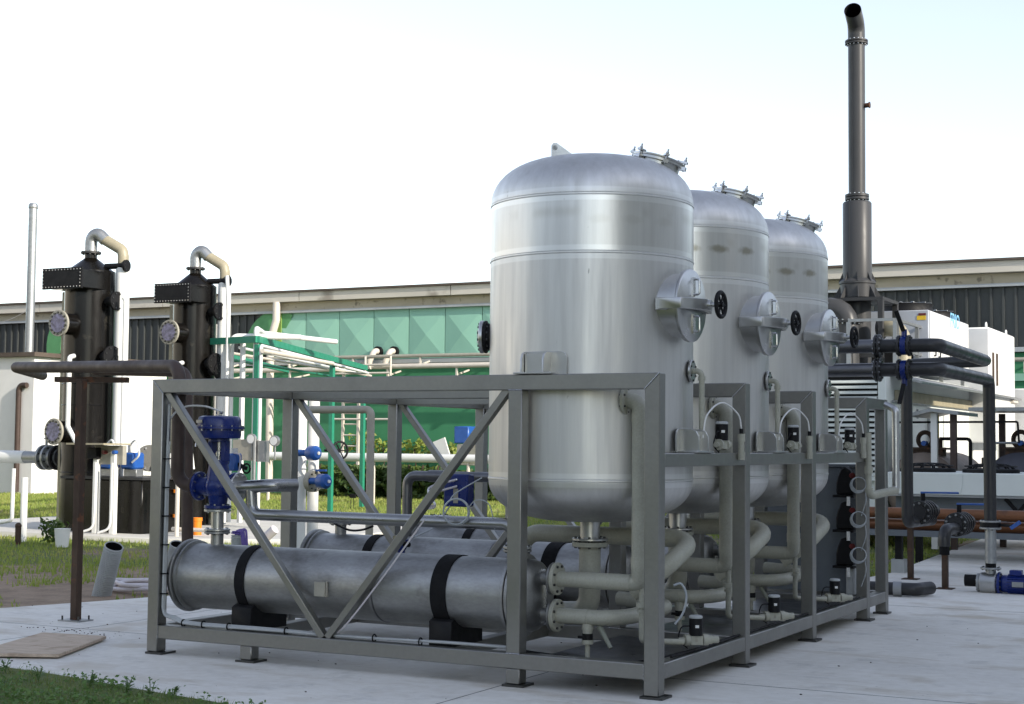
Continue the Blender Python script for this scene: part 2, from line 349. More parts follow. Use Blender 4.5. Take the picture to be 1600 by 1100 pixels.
def ground_mat():
    m = bpy.data.materials.new('soil_and_turf'); m.use_nodes = True; t = m.node_tree; N = t.nodes; L = t.links; b = N['Principled BSDF']; b.inputs['Roughness'].default_value = .95
    tc = N.new('ShaderNodeTexCoord')
    def noise(s, d=6):
        n = N.new('ShaderNodeTexNoise'); n.inputs['Scale'].default_value = s; n.inputs['Detail'].default_value = d; L.new(tc.outputs['Object'], n.inputs[0]); return n.outputs[0]
    def ramp(x, a, c):
        r = N.new('ShaderNodeMapRange'); r.inputs[1].default_value = a; r.inputs[2].default_value = c; L.new(x, r.inputs[0]); return r.outputs[0]
    def mix(f, a, c):
        x = N.new('ShaderNodeMix'); x.data_type = 'RGBA'; L.new(f, x.inputs[0])
        for i, q in ((6, a), (7, c)):
            if isinstance(q, tuple): x.inputs[i].default_value = (*q, 1)
            else: L.new(q, x.inputs[i])
        return x.outputs[2]
    g = mix(ramp(noise(2.5), .35, .65), (.075, .115, .028), (.13, .15, .045))
    s = mix(ramp(noise(6), .3, .7), (.26, .195, .14), (.17, .125, .09))
    f = mix(ramp(noise(.35), .52, .6), g, s)
    L.new(f, b.inputs['Base Color'])
    bp = N.new('ShaderNodeBump'); bp.inputs['Strength'].default_value = .8; bp.inputs['Distance'].default_value = .05; L.new(noise(9, 10), bp.inputs['Height']); L.new(bp.outputs[0], b.inputs['Normal'])
    return m
M_['ground'] = ground_mat()
M_['soil'] = mat('bare_soil', (.31, .225, .155), .97, 0, .4, 3, bump=.9, bscale=14, fine=.4)

def leaf_mat(name, c1, c2, c3, sc=1.2):
    m = bpy.data.materials.new(name); m.use_nodes = True; t = m.node_tree; N = t.nodes; L = t.links; b = N['Principled BSDF']; b.inputs['Roughness'].default_value = .6
    g = N.new('ShaderNodeNewGeometry'); cr = N.new('ShaderNodeValToRGB'); e = cr.color_ramp.elements
    e[0].color = (*c1, 1); e[1].color = (*c3, 1); x = e.new(.5); x.color = (*c2, 1)
    tc = N.new('ShaderNodeTexCoord'); n = N.new('ShaderNodeTexNoise'); n.inputs['Scale'].default_value = sc; n.inputs['Detail'].default_value = 3; L.new(tc.outputs['Object'], n.inputs[0])
    r = N.new('ShaderNodeMapRange'); r.inputs[1].default_value = .3; r.inputs[2].default_value = .7; L.new(n.outputs[0], r.inputs[0])
    a = N.new('ShaderNodeMath'); a.operation = 'MULTIPLY_ADD'; a.inputs[1].default_value = .5; L.new(g.outputs['Random Per Island'], a.inputs[0])
    h = N.new('ShaderNodeMath'); h.operation = 'MULTIPLY'; h.inputs[1].default_value = .5; L.new(r.outputs[0], h.inputs[0]); L.new(h.outputs[0], a.inputs[2])
    L.new(a.outputs[0], cr.inputs[0]); L.new(cr.outputs[0], b.inputs['Base Color'])
    tr = N.new('ShaderNodeBsdfTranslucent'); L.new(cr.outputs[0], tr.inputs[0]); ms = N.new('ShaderNodeMixShader'); ms.inputs[0].default_value = .35
    L.new(b.outputs[0], ms.inputs[1]); L.new(tr.outputs[0], ms.inputs[2]); L.new(ms.outputs[0], N['Material Output'].inputs[0])
    return m
M_['grass'] = leaf_mat('grass_blades', (.17, .25, .04), (.28, .35, .07), (.44, .39, .14), .5)
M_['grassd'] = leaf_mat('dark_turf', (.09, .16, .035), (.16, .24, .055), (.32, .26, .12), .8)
M_['hedge'] = leaf_mat('hedge_leaves', (.03, .06, .012), (.06, .11, .02), (.16, .20, .04), .8)
M_['weed'] = leaf_mat('weed_leaves', (.085, .16, .05), (.13, .235, .065), (.20, .28, .09), 3)

# ------------------------------------------------------------------ ground
def sheet(name, poly, z, m, th=None, label=None):
    b = MB()
    if th: b.prism([(x, y) for x, y in poly], (0, 0, z-th), (1, 0, 0), (0, 1, 0), th)
    else: b.add([(x, y, z) for x, y in poly], [tuple(range(len(poly)))])
    return b
g = sheet('ground', [(-2500, -2500), (2500, -2500), (2500, 2500), (-2500, 2500)], -.07, None)
build(g, 'ground', M_['ground'], kind='structure')
pad_poly = [(-4.8, -1.25), (-4.3, -1.36), (-3.4, -1.5), (-2.4, -1.66), (-1.5, -2.1), (30, -2.6), (30, 40), (-1.95, 40), (-1.75, 21), (-1.25, 11.4), (-1.35, 10.2), (-5.2, 7.6), (-7.15, 4.4), (-7.3, 3.77), (-7.58, 2.77), (-7.9, 1.82), (-9.2, 1.2), (-9.6, -1.1)]
build(sheet('concrete_pad', pad_poly, 0, None, .1), 'concrete_pad', M_['conc'], kind='structure', bevel=.01)
# control joints in the pad
soil_poly = [(-7.2, 4.5), (-5.3, 7.7), (-8.6, 7.7), (-12.6, 5.5), (-13.5, 3.6), (-10.2, 1.4), (-9.2, 1.25), (-7.9, 1.85), (-7.6, 2.8), (-7.32, 3.75)]
build(sheet('bare_soil', soil_poly, -.02, None, .06), 'bare_soil', M_['soil'], kind='structure')
build(sheet('tower_slab', [(-20.5, 11.0), (-13.6, 11.0), (-11.6, 12.2), (-11.6, 17), (-20.5, 17)], .03, None, .1), 'tower_slab', M_['slab'], kind='structure', bevel=.01)

def blades(name, pts, h, w, m, label, cat='grass', lean=.5):
    n = len(pts); hh = h*(.5+rng.random(n)); ww = w*(.6+.8*rng.random(n)); az = rng.random(n)*2*np.pi; la = rng.random(n)*2*np.pi; lm = lean*hh*rng.random(n)
    dx, dy = np.cos(az)*ww/2, np.sin(az)*ww/2
    v = np.zeros((n, 3, 3)); v[:, 0] = pts; v[:, 1] = pts; v[:, 2] = pts
    v[:, 0, 0] -= dx; v[:, 0, 1] -= dy; v[:, 1, 0] += dx; v[:, 1, 1] += dy
    v[:, 2, 0] += np.cos(la)*lm; v[:, 2, 1] += np.sin(la)*lm; v[:, 2, 2] += hh
    me = bpy.data.meshes.new(name); me.vertices.add(n*3); me.vertices.foreach_set('co', v.ravel())
    me.loops.add(n*3); me.loops.foreach_set('vertex_index', np.arange(n*3, dtype=np.int32)); me.polygons.add(n)
    me.polygons.foreach_set('loop_start', np.arange(0, n*3, 3, dtype=np.int32)); me.update(calc_edges=True); me.materials.append(m)
    o = bpy.data.objects.new(name, me); COL.objects.link(o); tag(o, label, cat, kind='stuff'); return o
def inpoly(x, y, P):
    c = np.zeros(len(x), bool); n = len(P)
    for i in range(n):
        (x1, y1), (x2, y2) = P[i], P[(i+1) % n]
        k = ((y1 > y) != (y2 > y)); c ^= k & (x < (x2-x1)*(y-y1)/((y2-y1) if y2 != y1 else 1e-9)+x1)
    return c
_g = rng.random((4, 64, 64))
def vn(x, y, s, k=0):
    a = _g[k]; x = x/s; y = y/s; xi = np.floor(x).astype(int); yi = np.floor(y).astype(int); fx = x-xi; fy = y-yi; fx = fx*fx*(3-2*fx); fy = fy*fy*(3-2*fy)
    g = lambda i, j: a[i % 64, j % 64]
    return (g(xi, yi)*(1-fx)+g(xi+1, yi)*fx)*(1-fy)+(g(xi, yi+1)*(1-fx)+g(xi+1, yi+1)*fx)*fy
def sample(poly, n, excl=(), patch=None, z=-.07):
    P = np.array(poly); lo = P.min(0); hi = P.max(0)
    x = lo[0]+rng.random(n)*(hi[0]-lo[0]); y = lo[1]+rng.random(n)*(hi[1]-lo[1]); k = inpoly(x, y, poly)
    for e in excl: k &= ~inpoly(x, y, e)
    if patch: k &= (vn(x, y, patch[0])+.5*vn(x, y, patch[0]*.3, 1))/1.5 > patch[1]+.25*(rng.random(n)-.5)
    return np.stack([x[k], y[k], np.full(k.sum(), z)], 1)
far_poly = [(-45, 8), (-13, 1.6), (-9.5, 1.2), (-7.2, 4.4), (-5, 7.8), (-1.4, 10.4), (-1.3, 11.4), (-3, 33), (-50, 33)]
pts = np.concatenate([sample(far_poly, 330000, [soil_poly, [(-20.5, 11.0), (-13.6, 11.0), (-11.6, 12.2), (-11.6, 17), (-20.5, 17)]], (1.6, .30)),
                      sample(soil_poly, 16000, (), (.8, .60), -.02)])
blades('grass', pts, .065, .022, M_['grass'], 'lawn of sunlit green grass with dry yellow patches behind the skid')
edge = [at(px, py, Z=-.02) for px, py in ((-60, 1036), (0, 1046), (60, 1054), (130, 1066), (200, 1079), (270, 1091), (330, 1101), (420, 1120))]
near_poly = [(-9.5, -1.0)]+[(p.x, p.y) for p in edge]+[(-1.2, -3.6), (-9.5, -3.6)]
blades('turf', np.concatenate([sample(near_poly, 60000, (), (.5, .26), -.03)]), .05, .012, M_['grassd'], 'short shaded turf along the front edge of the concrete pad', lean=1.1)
def turf_leaves(n):
    P = sample(near_poly, n, (), (.35, .42), 0.0); n = len(P); P[:, 2] = rng.random(n)**1.5*.075
    a = rng.normal(size=(n, 3)); a[:, 2] *= .5; a /= np.linalg.norm(a, axis=1)[:, None]; b = np.cross(a, rng.normal(size=(n, 3))); b /= np.linalg.norm(b, axis=1)[:, None]
    s_ = (.016*(.6+.8*rng.random(n)))[:, None]; return np.stack([P-a*s_, P+b*s_*.6, P+a*s_, P-b*s_*.6], 1)
TURF_LEAVES = turf_leaves(26000)
build(MB().prism(near_poly, (0, 0, -.06), (1, 0, 0), (0, 1, 0), .063), 'turf_soil', M_['ground'], kind='structure')
yard_poly = [(-1.3, 11.4), (-1.8, 21), (-2.1, 24), (-9, 24), (-6, 11.2)]
def leafobj(name, v, m, parent=None):
    n = len(v); me = bpy.data.meshes.new(name); loc = LOC[parent.name] if parent else V((0, 0, 0))
    me.vertices.add(n*4); me.vertices.foreach_set('co', (v-np.array(loc)).ravel()); me.loops.add(n*4); me.loops.foreach_set('vertex_index', np.arange(n*4, dtype=np.int32)); me.polygons.add(n)
    me.polygons.foreach_set('loop_start', np.arange(0, n*4, 4, dtype=np.int32)); me.update(calc_edges=True); me.materials.append(m)
    o = bpy.data.objects.new(name, me); COL.objects.link(o)
    if parent: o.parent = parent
    return o
o = leafobj('clover', TURF_LEAVES, M_['weed']); tag(o, 'low broad clover leaves mixed into the front turf', 'ground cover', kind='stuff')
# small weeds standing up out of the front turf
def weed(loc, h, n, label):
    t = thing('weed', label, 'weed', loc, 'weeds along the pad edge')
    st = MB(); lf = MB()
    for i in range(n):
        a = random.random()*6.28; l = h*(.6+.5*random.random()); d = V((math.cos(a)*.35*l, math.sin(a)*.35*l, l))
        st.hose([V(loc), V(loc)+d*.5+V((0, 0, .02)), V(loc)+d], .003, 5, 4)
        for k in range(9):
            f = .3+.7*k/8; p = V(loc)+d*f; b = random.random()*6.28; L = .045*(1.1-.4*f); u = V((math.cos(b), math.sin(b), .35)); w = V((-math.sin(b), math.cos(b), 0))*L*.28
            lf.add([p, p+u*L*.5+w, p+u*L, p+u*L*.5-w], [(0, 1, 2, 3)])
    build(st, 'stem', M_['weed'], t); build(lf, 'foliage', M_['weed'], t)
for i, (px, py, h) in enumerate([(197, 1088, .17), (235, 1095, .14), (140, 1075, .12), (270, 1092, .1), (8, 1052, .12), (60, 1066, .1)]):
    p = at(px, py, Z=-.0); weed(p, h, 4 if i < 2 else 3, ['tallest leafy weed at the edge of the front turf', 'second tallest leafy weed, right of the tallest one', 'low leafy weed left of the tallest weed', 'rightmost leafy weed at the tip of the turf', 'leafy weed at the left border of the photo beneath the board', 'low weed in the turf between left border and the other weeds'][i])

# ------------------------------------------------------------------ unseen halls, placed and shaped to shade the yard (beyond the right of the frame)
t = thing('factory_hall', 'tall grey factory hall right of the yard whose shadow covers the skid', 'building', (25, -6, 0))
build(MB().box((15, -14, -.1), (35, 2.4, 14.5)), 'wall', M_['hall'], t, .02)
build(MB().box((14.7, -14.3, 14.502), (35.3, 2.7, 14.9)), 'roof', M_['roofbrown'], t)
w = MB()
for y in range(-13, 0, 5): w.box((14.96, y, 8), (15.06, y+3.5, 10.5))
build(w, 'window', M_['hallglass'], t)
for y0, y1, h, lab in ((2.75, 16.2, 10.3, 'medium high grey hall added for its shadow, adjoining the tall factory hall'), (16.55, 44, 8.3, 'lowest grey hall added for its shadow at the far end of the row of halls')):
    t = thing('shade_hall', lab, 'building', (25, (y0+y1)/2, 0))  # unseen hall, added to shade the ground and the container side
    build(MB().box((15, y0, -.1), (33, y1, h)), 'wall', M_['hall'], t, .02)
    build(MB().box((14.8, y0+.3, h+.002), (33.3, y1+.3, h+.3)), 'roof', M_['roofbrown'], t)

t = thing('reflection_block', 'unseen long cream building added at left for its sunlit reflection in the tanks', 'building', (-48, -5, 0))  # unseen, added so its sunlit wall reflects warmly in the tanks
build(MB().box((-60, -34, -.1), (-38, 20, 8.5)), 'wall', M_['fascia'], t, .02); build(MB().box((-60.3, -34.3, 8.502), (-37.7, 20.3, 8.9)), 'roof', M_['roofbrown'], t)
for y in range(-30, 16, 7): build(MB().box((-38.02, y, 0), (-37.94, y+3.6, 4.2)), 'door', M_['hall'], t)
t = thing('dark_reflection_block', 'unseen long grey building added behind the camera for its dark reflection in the tanks', 'building', (-12, -44, 0))  # unseen, added as a dark mass for the tanks to reflect
build(MB().box((-36, -52, -.1), (9, -36, 8)), 'wall', M_['hall'], t, .02); build(MB().box((-36.3, -52.3, 8.002), (9.3, -35.7, 8.4)), 'roof', M_['roofbrown'], t)
for x in range(-33, 6, 8): build(MB().box((x, -36.04, 2), (x+4, -35.95, 4.5)), 'window', M_['hallglass'], t)
# ------------------------------------------------------------------ green building
YB = 34
t = thing('green_building', 'long low industrial building with green walls, dark corrugated bands and weathered pale eave', 'building', (-15, YB+8, 0))
build(MB().box((-75, YB+.3, -.1), (28, YB+18, 6.15)).box((-75, YB+.02, -.1), (28, YB+.3, 4.32)), 'wall', M_['green'], t)
x_t0, x_t1 = -28.0, -8.6
# teal pyramid panels
p = MB(); z0, z1 = 4.5, 6.14; pw = 1.385; x = -28.3
while x < -9.0:
    a = x+.012; b = x+pw-.012; yb = YB+.02; c = ((a+b)/2, yb-.085, (z0+z1)/2-.05)
    p.add([(a, yb, z0), (b, yb, z0), (b, yb, z1-.12), (a, yb, z1-.12), c, (a, yb+.2, z0), (b, yb+.2, z0), (b, yb+.2, z1+.1), (a, yb+.2, z1+.1), (a, yb, z1+.1), (b, yb, z1+.1)],
          [(0, 1, 4), (1, 2, 4), (2, 3, 4), (3, 0, 4), (0, 5, 6, 1), (1, 6, 7, 10, 2), (0, 3, 9, 8, 5), (3, 2, 10, 9)])
    x += pw
build(p, 'teal_panel', M_['teal'], t, sharp=2)
def corr(x0, x1):
    c = MB(); x = x0
    while x < x1:
        c.box((x, YB+.06, 4.5), (x+.27, YB+.28, 6.14)); c.box((x+.27, YB+.0, 4.5), (x+.33, YB+.28, 6.14)); x += .33
    return c
build(corr(-75, -28.5), 'corrugated_panel', M_['corr'], t); build(corr(-8.9, 28), 'corrugated_panel', M_['corr'], t)
build(MB().box((-75, YB-.14, 4.34), (28, YB+.28, 4.47)), 'ledge', M_['flash'], t)
build(MB().box((-75, YB-.02, 6.24), (28, YB+.6, 6.52)), 'eave_beam', M_['eave'], t)
build(MB().box((-75, YB-.12, 6.15), (28, YB+.3, 6.235)), 'flashing', M_['flash'], t)
f = MB(); x = -75
while x < 28: f.box((x, YB-.28, 6.53), (x+5.97, YB+.7, 6.84)); x += 6
build(f, 'fascia', M_['fascia'], t)
build(MB().box((-75, YB-.36, 6.845), (28, YB+18.5, 6.91)), 'roof', M_['roofbrown'], t)
# mural arcs on the corrugated band
def arc(px, py, r, w, a0, a1):
    c = at(px, py, Y=YB-.01); pl = []
    for k in range(13): a = R(a0+(a1-a0)*k/12); pl.append((c.x+math.cos(a)*r, c.z+math.sin(a)*r))
    for k in range(12, -1, -1): a = R(a0+(a1-a0)*k/12); pl.append((c.x+math.cos(a)*(r-w), c.z+math.sin(a)*(r-w)))
    return MB().prism(pl, (0, YB-.004, 0), (1, 0, 0), (0, 0, 1), .02)
build(arc(432, 545, 1.35, .8, 60, 200), 'mural_arc', M_['mural'], t)
build(arc(118, 540, 1.45, .7, 60, 200), 'mural_arc', M_['mural'], t)
build(MB().box((at(434, 500, Y=YB).x-.0, YB-.06, 4.4), (at(441, 500, Y=YB).x, YB+.1, 6.2)), 'corner_trim', M_['yellowgreen'], t)
wl = at(755, 690, Y=YB)
build(MB().box((at(1560, 600, Y=YB).x, YB-.05, 3.55), (28, YB+.1, 3.75)), 'wall_stripe', M_['teal'], t)
# downpipe
x = at(424, 560, Y=YB-.3).x
m = MB(); m.tube([(x+.15, YB-.26, 6.53), (x+.15, YB-.26, 5.9), (x-.05, YB-.3, 5.2), (x, YB-.3, .1)], .13, .25, 12)
m.tube([(x-.55, YB-.25, 5.55), (x-.35, YB-.3, 5.2), (x-.03, YB-.3, 4.9)], .13, .2, 12)
build(m, 'downpipe', M_['cream'], label='thick cream downpipe with a branch on the green wall', cat='downpipe')
# vent elbows on the wall
for i, px in enumerate((590, 615)):
    c = at(px, 549, Y=YB-.1)
    t = thing('wall_vent', ['left' , 'right'][i]+' one of two curved cream vent elbows on the green wall', 'vent', c, 'vent elbows on the wall')
    build(MB().tube([c+V((0, .25, 0)), c+V((0, -.22, 0)), c+V((-.12, -.3, -.35)), c+V((-.15, -.3, -.6))], .10, .15, 12), 'elbow', M_['cream'], t)
    build(MB().cyl(c+V((0, .14, 0)), c+V((0, -.03, 0)), .17), 'collar', M_['black'], t)
# long pipes on brackets along the wall
def hpipe(y0px, z, r, x0, x1, y, mt, label, name='wall_pipe'):
    m = MB(); m.tube([(x0, y, z), (x1, y, z)], r, 0, 12); xx = x0+.6
    t = thing(name, label, 'pipe', ((x0+x1)/2, y, z-.5))
    build(m, 'pipe', mt, t)
    while xx < x1:
        b = MB(); b.box((xx-.03, y-.03, z-.35), (xx+.03, y+.03, z+.06)); b.beam((xx, y, z-.3), (xx+.0, YB+.05, z-.1), .05, .05); xx += 2.6
        build(b, 'bracket', M_['cream'], t)
hpipe(0, at(600, 557, Y=33.3).z, .06, at(335, 557, Y=33.3).x, at(770, 557, Y=33.3).x, 33.3, M_['flangegrey'], 'thin grey pipe running high along the green wall')
hpipe(0, at(700, 571, Y=33.2).z, .085, at(582, 571, Y=33.2).x, -10, 33.2, M_['cream'], 'thick cream pipe along the wall below the vent elbows')
hpipe(0, at(460, 578, Y=32.9).z, .08, at(335, 578, Y=32.9).x, at(528, 578, Y=32.9).x, 32.9, M_['cream'], 'cream pipe ending beside the ladder top, left of the vents')
hpipe(0, 4.1, .06, -3.6, 12, 33.4, M_['flangegrey'], 'grey pipe on the green wall at the right edge')
# ladder
xl, xr = at(536, 650, Y=33.2).x, at(560, 650, Y=33.2).x
t = thing('wall_ladder', 'cream steel ladder with thin rungs against the green wall', 'ladder', ((xl+xr)/2, 33.2, 0))
for xx in (xl, xr): build(MB().box((xx-.04, 33.16, .3), (xx+.04, 33.24, 4.2 if xx == xl else 3.3)), 'rail', M_['cream'], t)
m = MB()
for k in range(10): m.cyl((xl, 33.2, .5+k*.36), (xr, 33.2, .5+k*.36), .025, None, 8)
build(m, 'rung', M_['cream'], t)
# walkway rails right of the ladder
m = MB(); x2 = at(610, 600, Y=33).x
for z in (at(580, 617, Y=33).z, at(580, 583, Y=33).z, at(580, 655, Y=33).z, at(580, 570, Y=33).z): m.cyl((xl-.4, 33, z), (x2, 33, z), .035, None, 8)
for xx in (x2, (x2+xl)/2): m.cyl((xx, 33, at(607, 587, Y=33).z), (xx, 33, at(607, 556, Y=33).z), .035, None, 8)
build(m, 'wall_railing', M_['cream'], label='thin cream tube railing on the wall beside the ladder', cat='railing')

# hedge and plants at the foot of the building
def leaves(n, lo, hi, size, shape=None):
    x = lo[0]+rng.random(n)*(hi[0]-lo[0]); y = lo[1]+rng.random(n)*(hi[1]-lo[1]); z = lo[2]+rng.random(n)**.8*(hi[2]-lo[2])
    top = lo[2]+(hi[2]-lo[2])*(.65+.5*vn(x, y, 1.1)); k = (z < top) & (vn(x+z, y+z*1.7, .5, 1) > .30); x, y, z = x[k], y[k], z[k]; n = len(x)
    a = rng.normal(size=(n, 3)); a /= np.linalg.norm(a, axis=1)[:, None]; b = np.cross(a, rng.normal(size=(n, 3))); b /= np.linalg.norm(b, axis=1)[:, None]
    c = np.stack([x, y, z], 1); s = (size*(.6+.8*rng.random(n)))[:, None]
    v = np.stack([c-a*s, c+b*s*.5, c+a*s, c-b*s*.5], 1)
    return v
xa, xb = at(478, 740, Y=32).x, at(800, 740, Y=32).x
t = thing('hedge', 'dark clipped leafy hedge along the foot of the green wall', 'hedge', ((xa+xb)/2, 32.3, -.07))
leafobj('foliage', leaves(14000, (xa, 31.6, -.05), (xb, 33.0, .95), .10), M_['hedge'], t)
m = MB(); x = xa+.2
while x < xb: m.hose([(x, 32.3, -.1), (x+.1*random.random(), 32.2, .5), (x+.25*random.random(), 32.3, 1.0)], .03, 6, 4); x += .5
build(m, 'trunk', M_['rust'], t)
for i, (px, lab) in enumerate(((562, 'pale creeper sprig at the wall left of the ladder foot'), (597, 'pale creeper sprig at the wall between two skid posts'), (646, 'pale creeper sprig low on the wall right of the skid post'), (693, 'small pale plant by the white sheet at the wall'))):
    p = at(px, 700, Y=33.5); t = thing('wall_plant', lab, 'plant', (p.x, 33.5, -.07), 'plants at the foot of the wall')
    leafobj('foliage', leaves(160, (p.x-.45, 33.4, 1.2), (p.x+.45, 33.85, 2.0-.1*i), .10), M_['grass'], t)
    build(MB().hose([(p.x, 33.5, -.1), (p.x+.1, 33.5, .8), (p.x, 33.55, 1.6)], .02, 6, 4), 'stem', M_['rust'], t)

# long white pipe behind the skid
zp = 1.27; ya = 28
t = thing('long_white_pipe', 'long thick white pipe on posts running behind the skid', 'pipe', (-20, ya, 0))
build(MB().tube([(at(340, 715, Y=ya).x, ya, zp), (at(830, 715, Y=ya).x, ya, zp)], .125, 0, 18), 'pipe', M_['white'], t)
for px in (420, 584, 732): x = at(px, 715, Y=ya).x; build(MB().cyl((x, ya, -.1), (x, ya, zp-.1), .05, None, 10), 'leg', M_['cream'], t)
# white sheet box by the wall and blue motor
p = at(690, 700, Y=32.8)
m = MB(); m.obox(p, (.22, .03, .28), (V((.94, 0, .34)), V((0, 1, 0)), V((-.34, 0, .94)))); m.beam(p, p-V((0, 0, 2)), .05, .05, (1, 0, 0))
build(m, 'tilted_sign', M_['white'], label='tilted white sheet on a post at the green wall', cat='sign')
p = at(728, 688, Y=31)
t = thing('wall_motor', 'small blue motor on a grey box behind the skid', 'motor', (p.x, 31, .8))
build(MB().box((p.x-.25, 30.7, p.z-.1), (p.x+.25, 31.2, p.z+.42)), 'motor_housing', M_['blue2'], t, .03)
build(MB().box((p.x-.15, 30.7, p.z-.75), (p.x+.5, 31.3, p.z-.11)), 'base_box', M_['flangegrey'], t, .02)

# ------------------------------------------------------------------ shed on the left
t = thing('white_shed', 'small white plastered shed with brown flat roof edge at the far left', 'building', (-37, 30, 0))
cx = -32.9
build(MB().box((-46, 27.4, -.1), (cx, 33.9, 4.38)), 'wall', M_['shed'], t)
build(MB().box((-46.2, 27.2, 4.384), (cx+.2, 33.95, 4.52)), 'roof', M_['roofbrown'], t)
build(MB().box((cx-.02, 29.2, .9), (cx+.04, 30.6, 2.6)), 'door', M_['whiteplastic'], t)
p = at(49, 430, Y=29)
t = thing('flue_pipe', 'tall slender silver flue rising from the roof of the white shed', 'flue', (p.x, 29, 4.5))
build(MB().cyl((p.x, 29, 4.5), (p.x, 29, 9.6), .145), 'pipe', M_['galv'], t)
build(MB().lathe([(.15, 0), (.16, .02), (.16, .12), (.12, .18)], (p.x, 29, 9.55)), 'cap', M_['galv'], t)
p = at(27, 690, Y=27.3)
build(MB().tube([(p.x+.35, 27.3, 3.45), (p.x, 27.3, 3.45), (p.x, 27.3, 0)], .09, .18, 12), 'shed_downpipe', M_['brown'], label='brown vent pipe with bent top on the shed wall', cat='pipe')
p0 = at(0, 505, Y=30); p1 = at(42, 486, Y=29)
build(MB().hose([p0, (p0+p1)/2-V((0, 0, .03)), p1], .012, 5, 6), 'guy_wire', M_['cream'], label='thin pale guy wire running to the shed flue', cat='wire')
# white standpipes on the grass
b = at(36, 842, Z=0)
m = MB(); m.cyl((b.x, b.y, -.05), (b.x, b.y, 1.05), .06, None, 12)
m.tube([(b.x-.16, b.y-.1, 1.2), (b.x-.17, b.y-.1, .32), (b.x-.48, b.y-.15, .26), (b.x-.5, b.y-.15, 0)], .035, .06, 10)
build(m, 'standpipe', M_['white'], label='pair of thin white standpipes with a low elbow on the grass at left', cat='pipe')
p = at(28, 846, Z=0); build(MB().cyl((p.x, p.y, -.05), (p.x, p.y, .25), .05, None, 10).sphere((p.x, p.y, .26), .055), 'stub_post', M_['rust'], label='short rusty stub post in the grass by the white standpipes', cat='post')
p = at(97, 850, Z=0); build(MB().lathe([(.1, 0), (.13, .3), (.135, .3), (.12, .28)], (p.x, p.y, -.05), n=18), 'bucket', M_['white'], label='small white bucket on the grass beside the black tower', cat='bucket')
p = at(84, 846, Z=0); t = thing('grass_tuft', 'leafy green clump beside the small white bucket', 'plant', (p.x, p.y, -.07)); leafobj('foliage', leaves(260, (p.x-.18, p.y-.18, 0), (p.x+.18, p.y+.18, .38), .05), M_['hedge'], t)

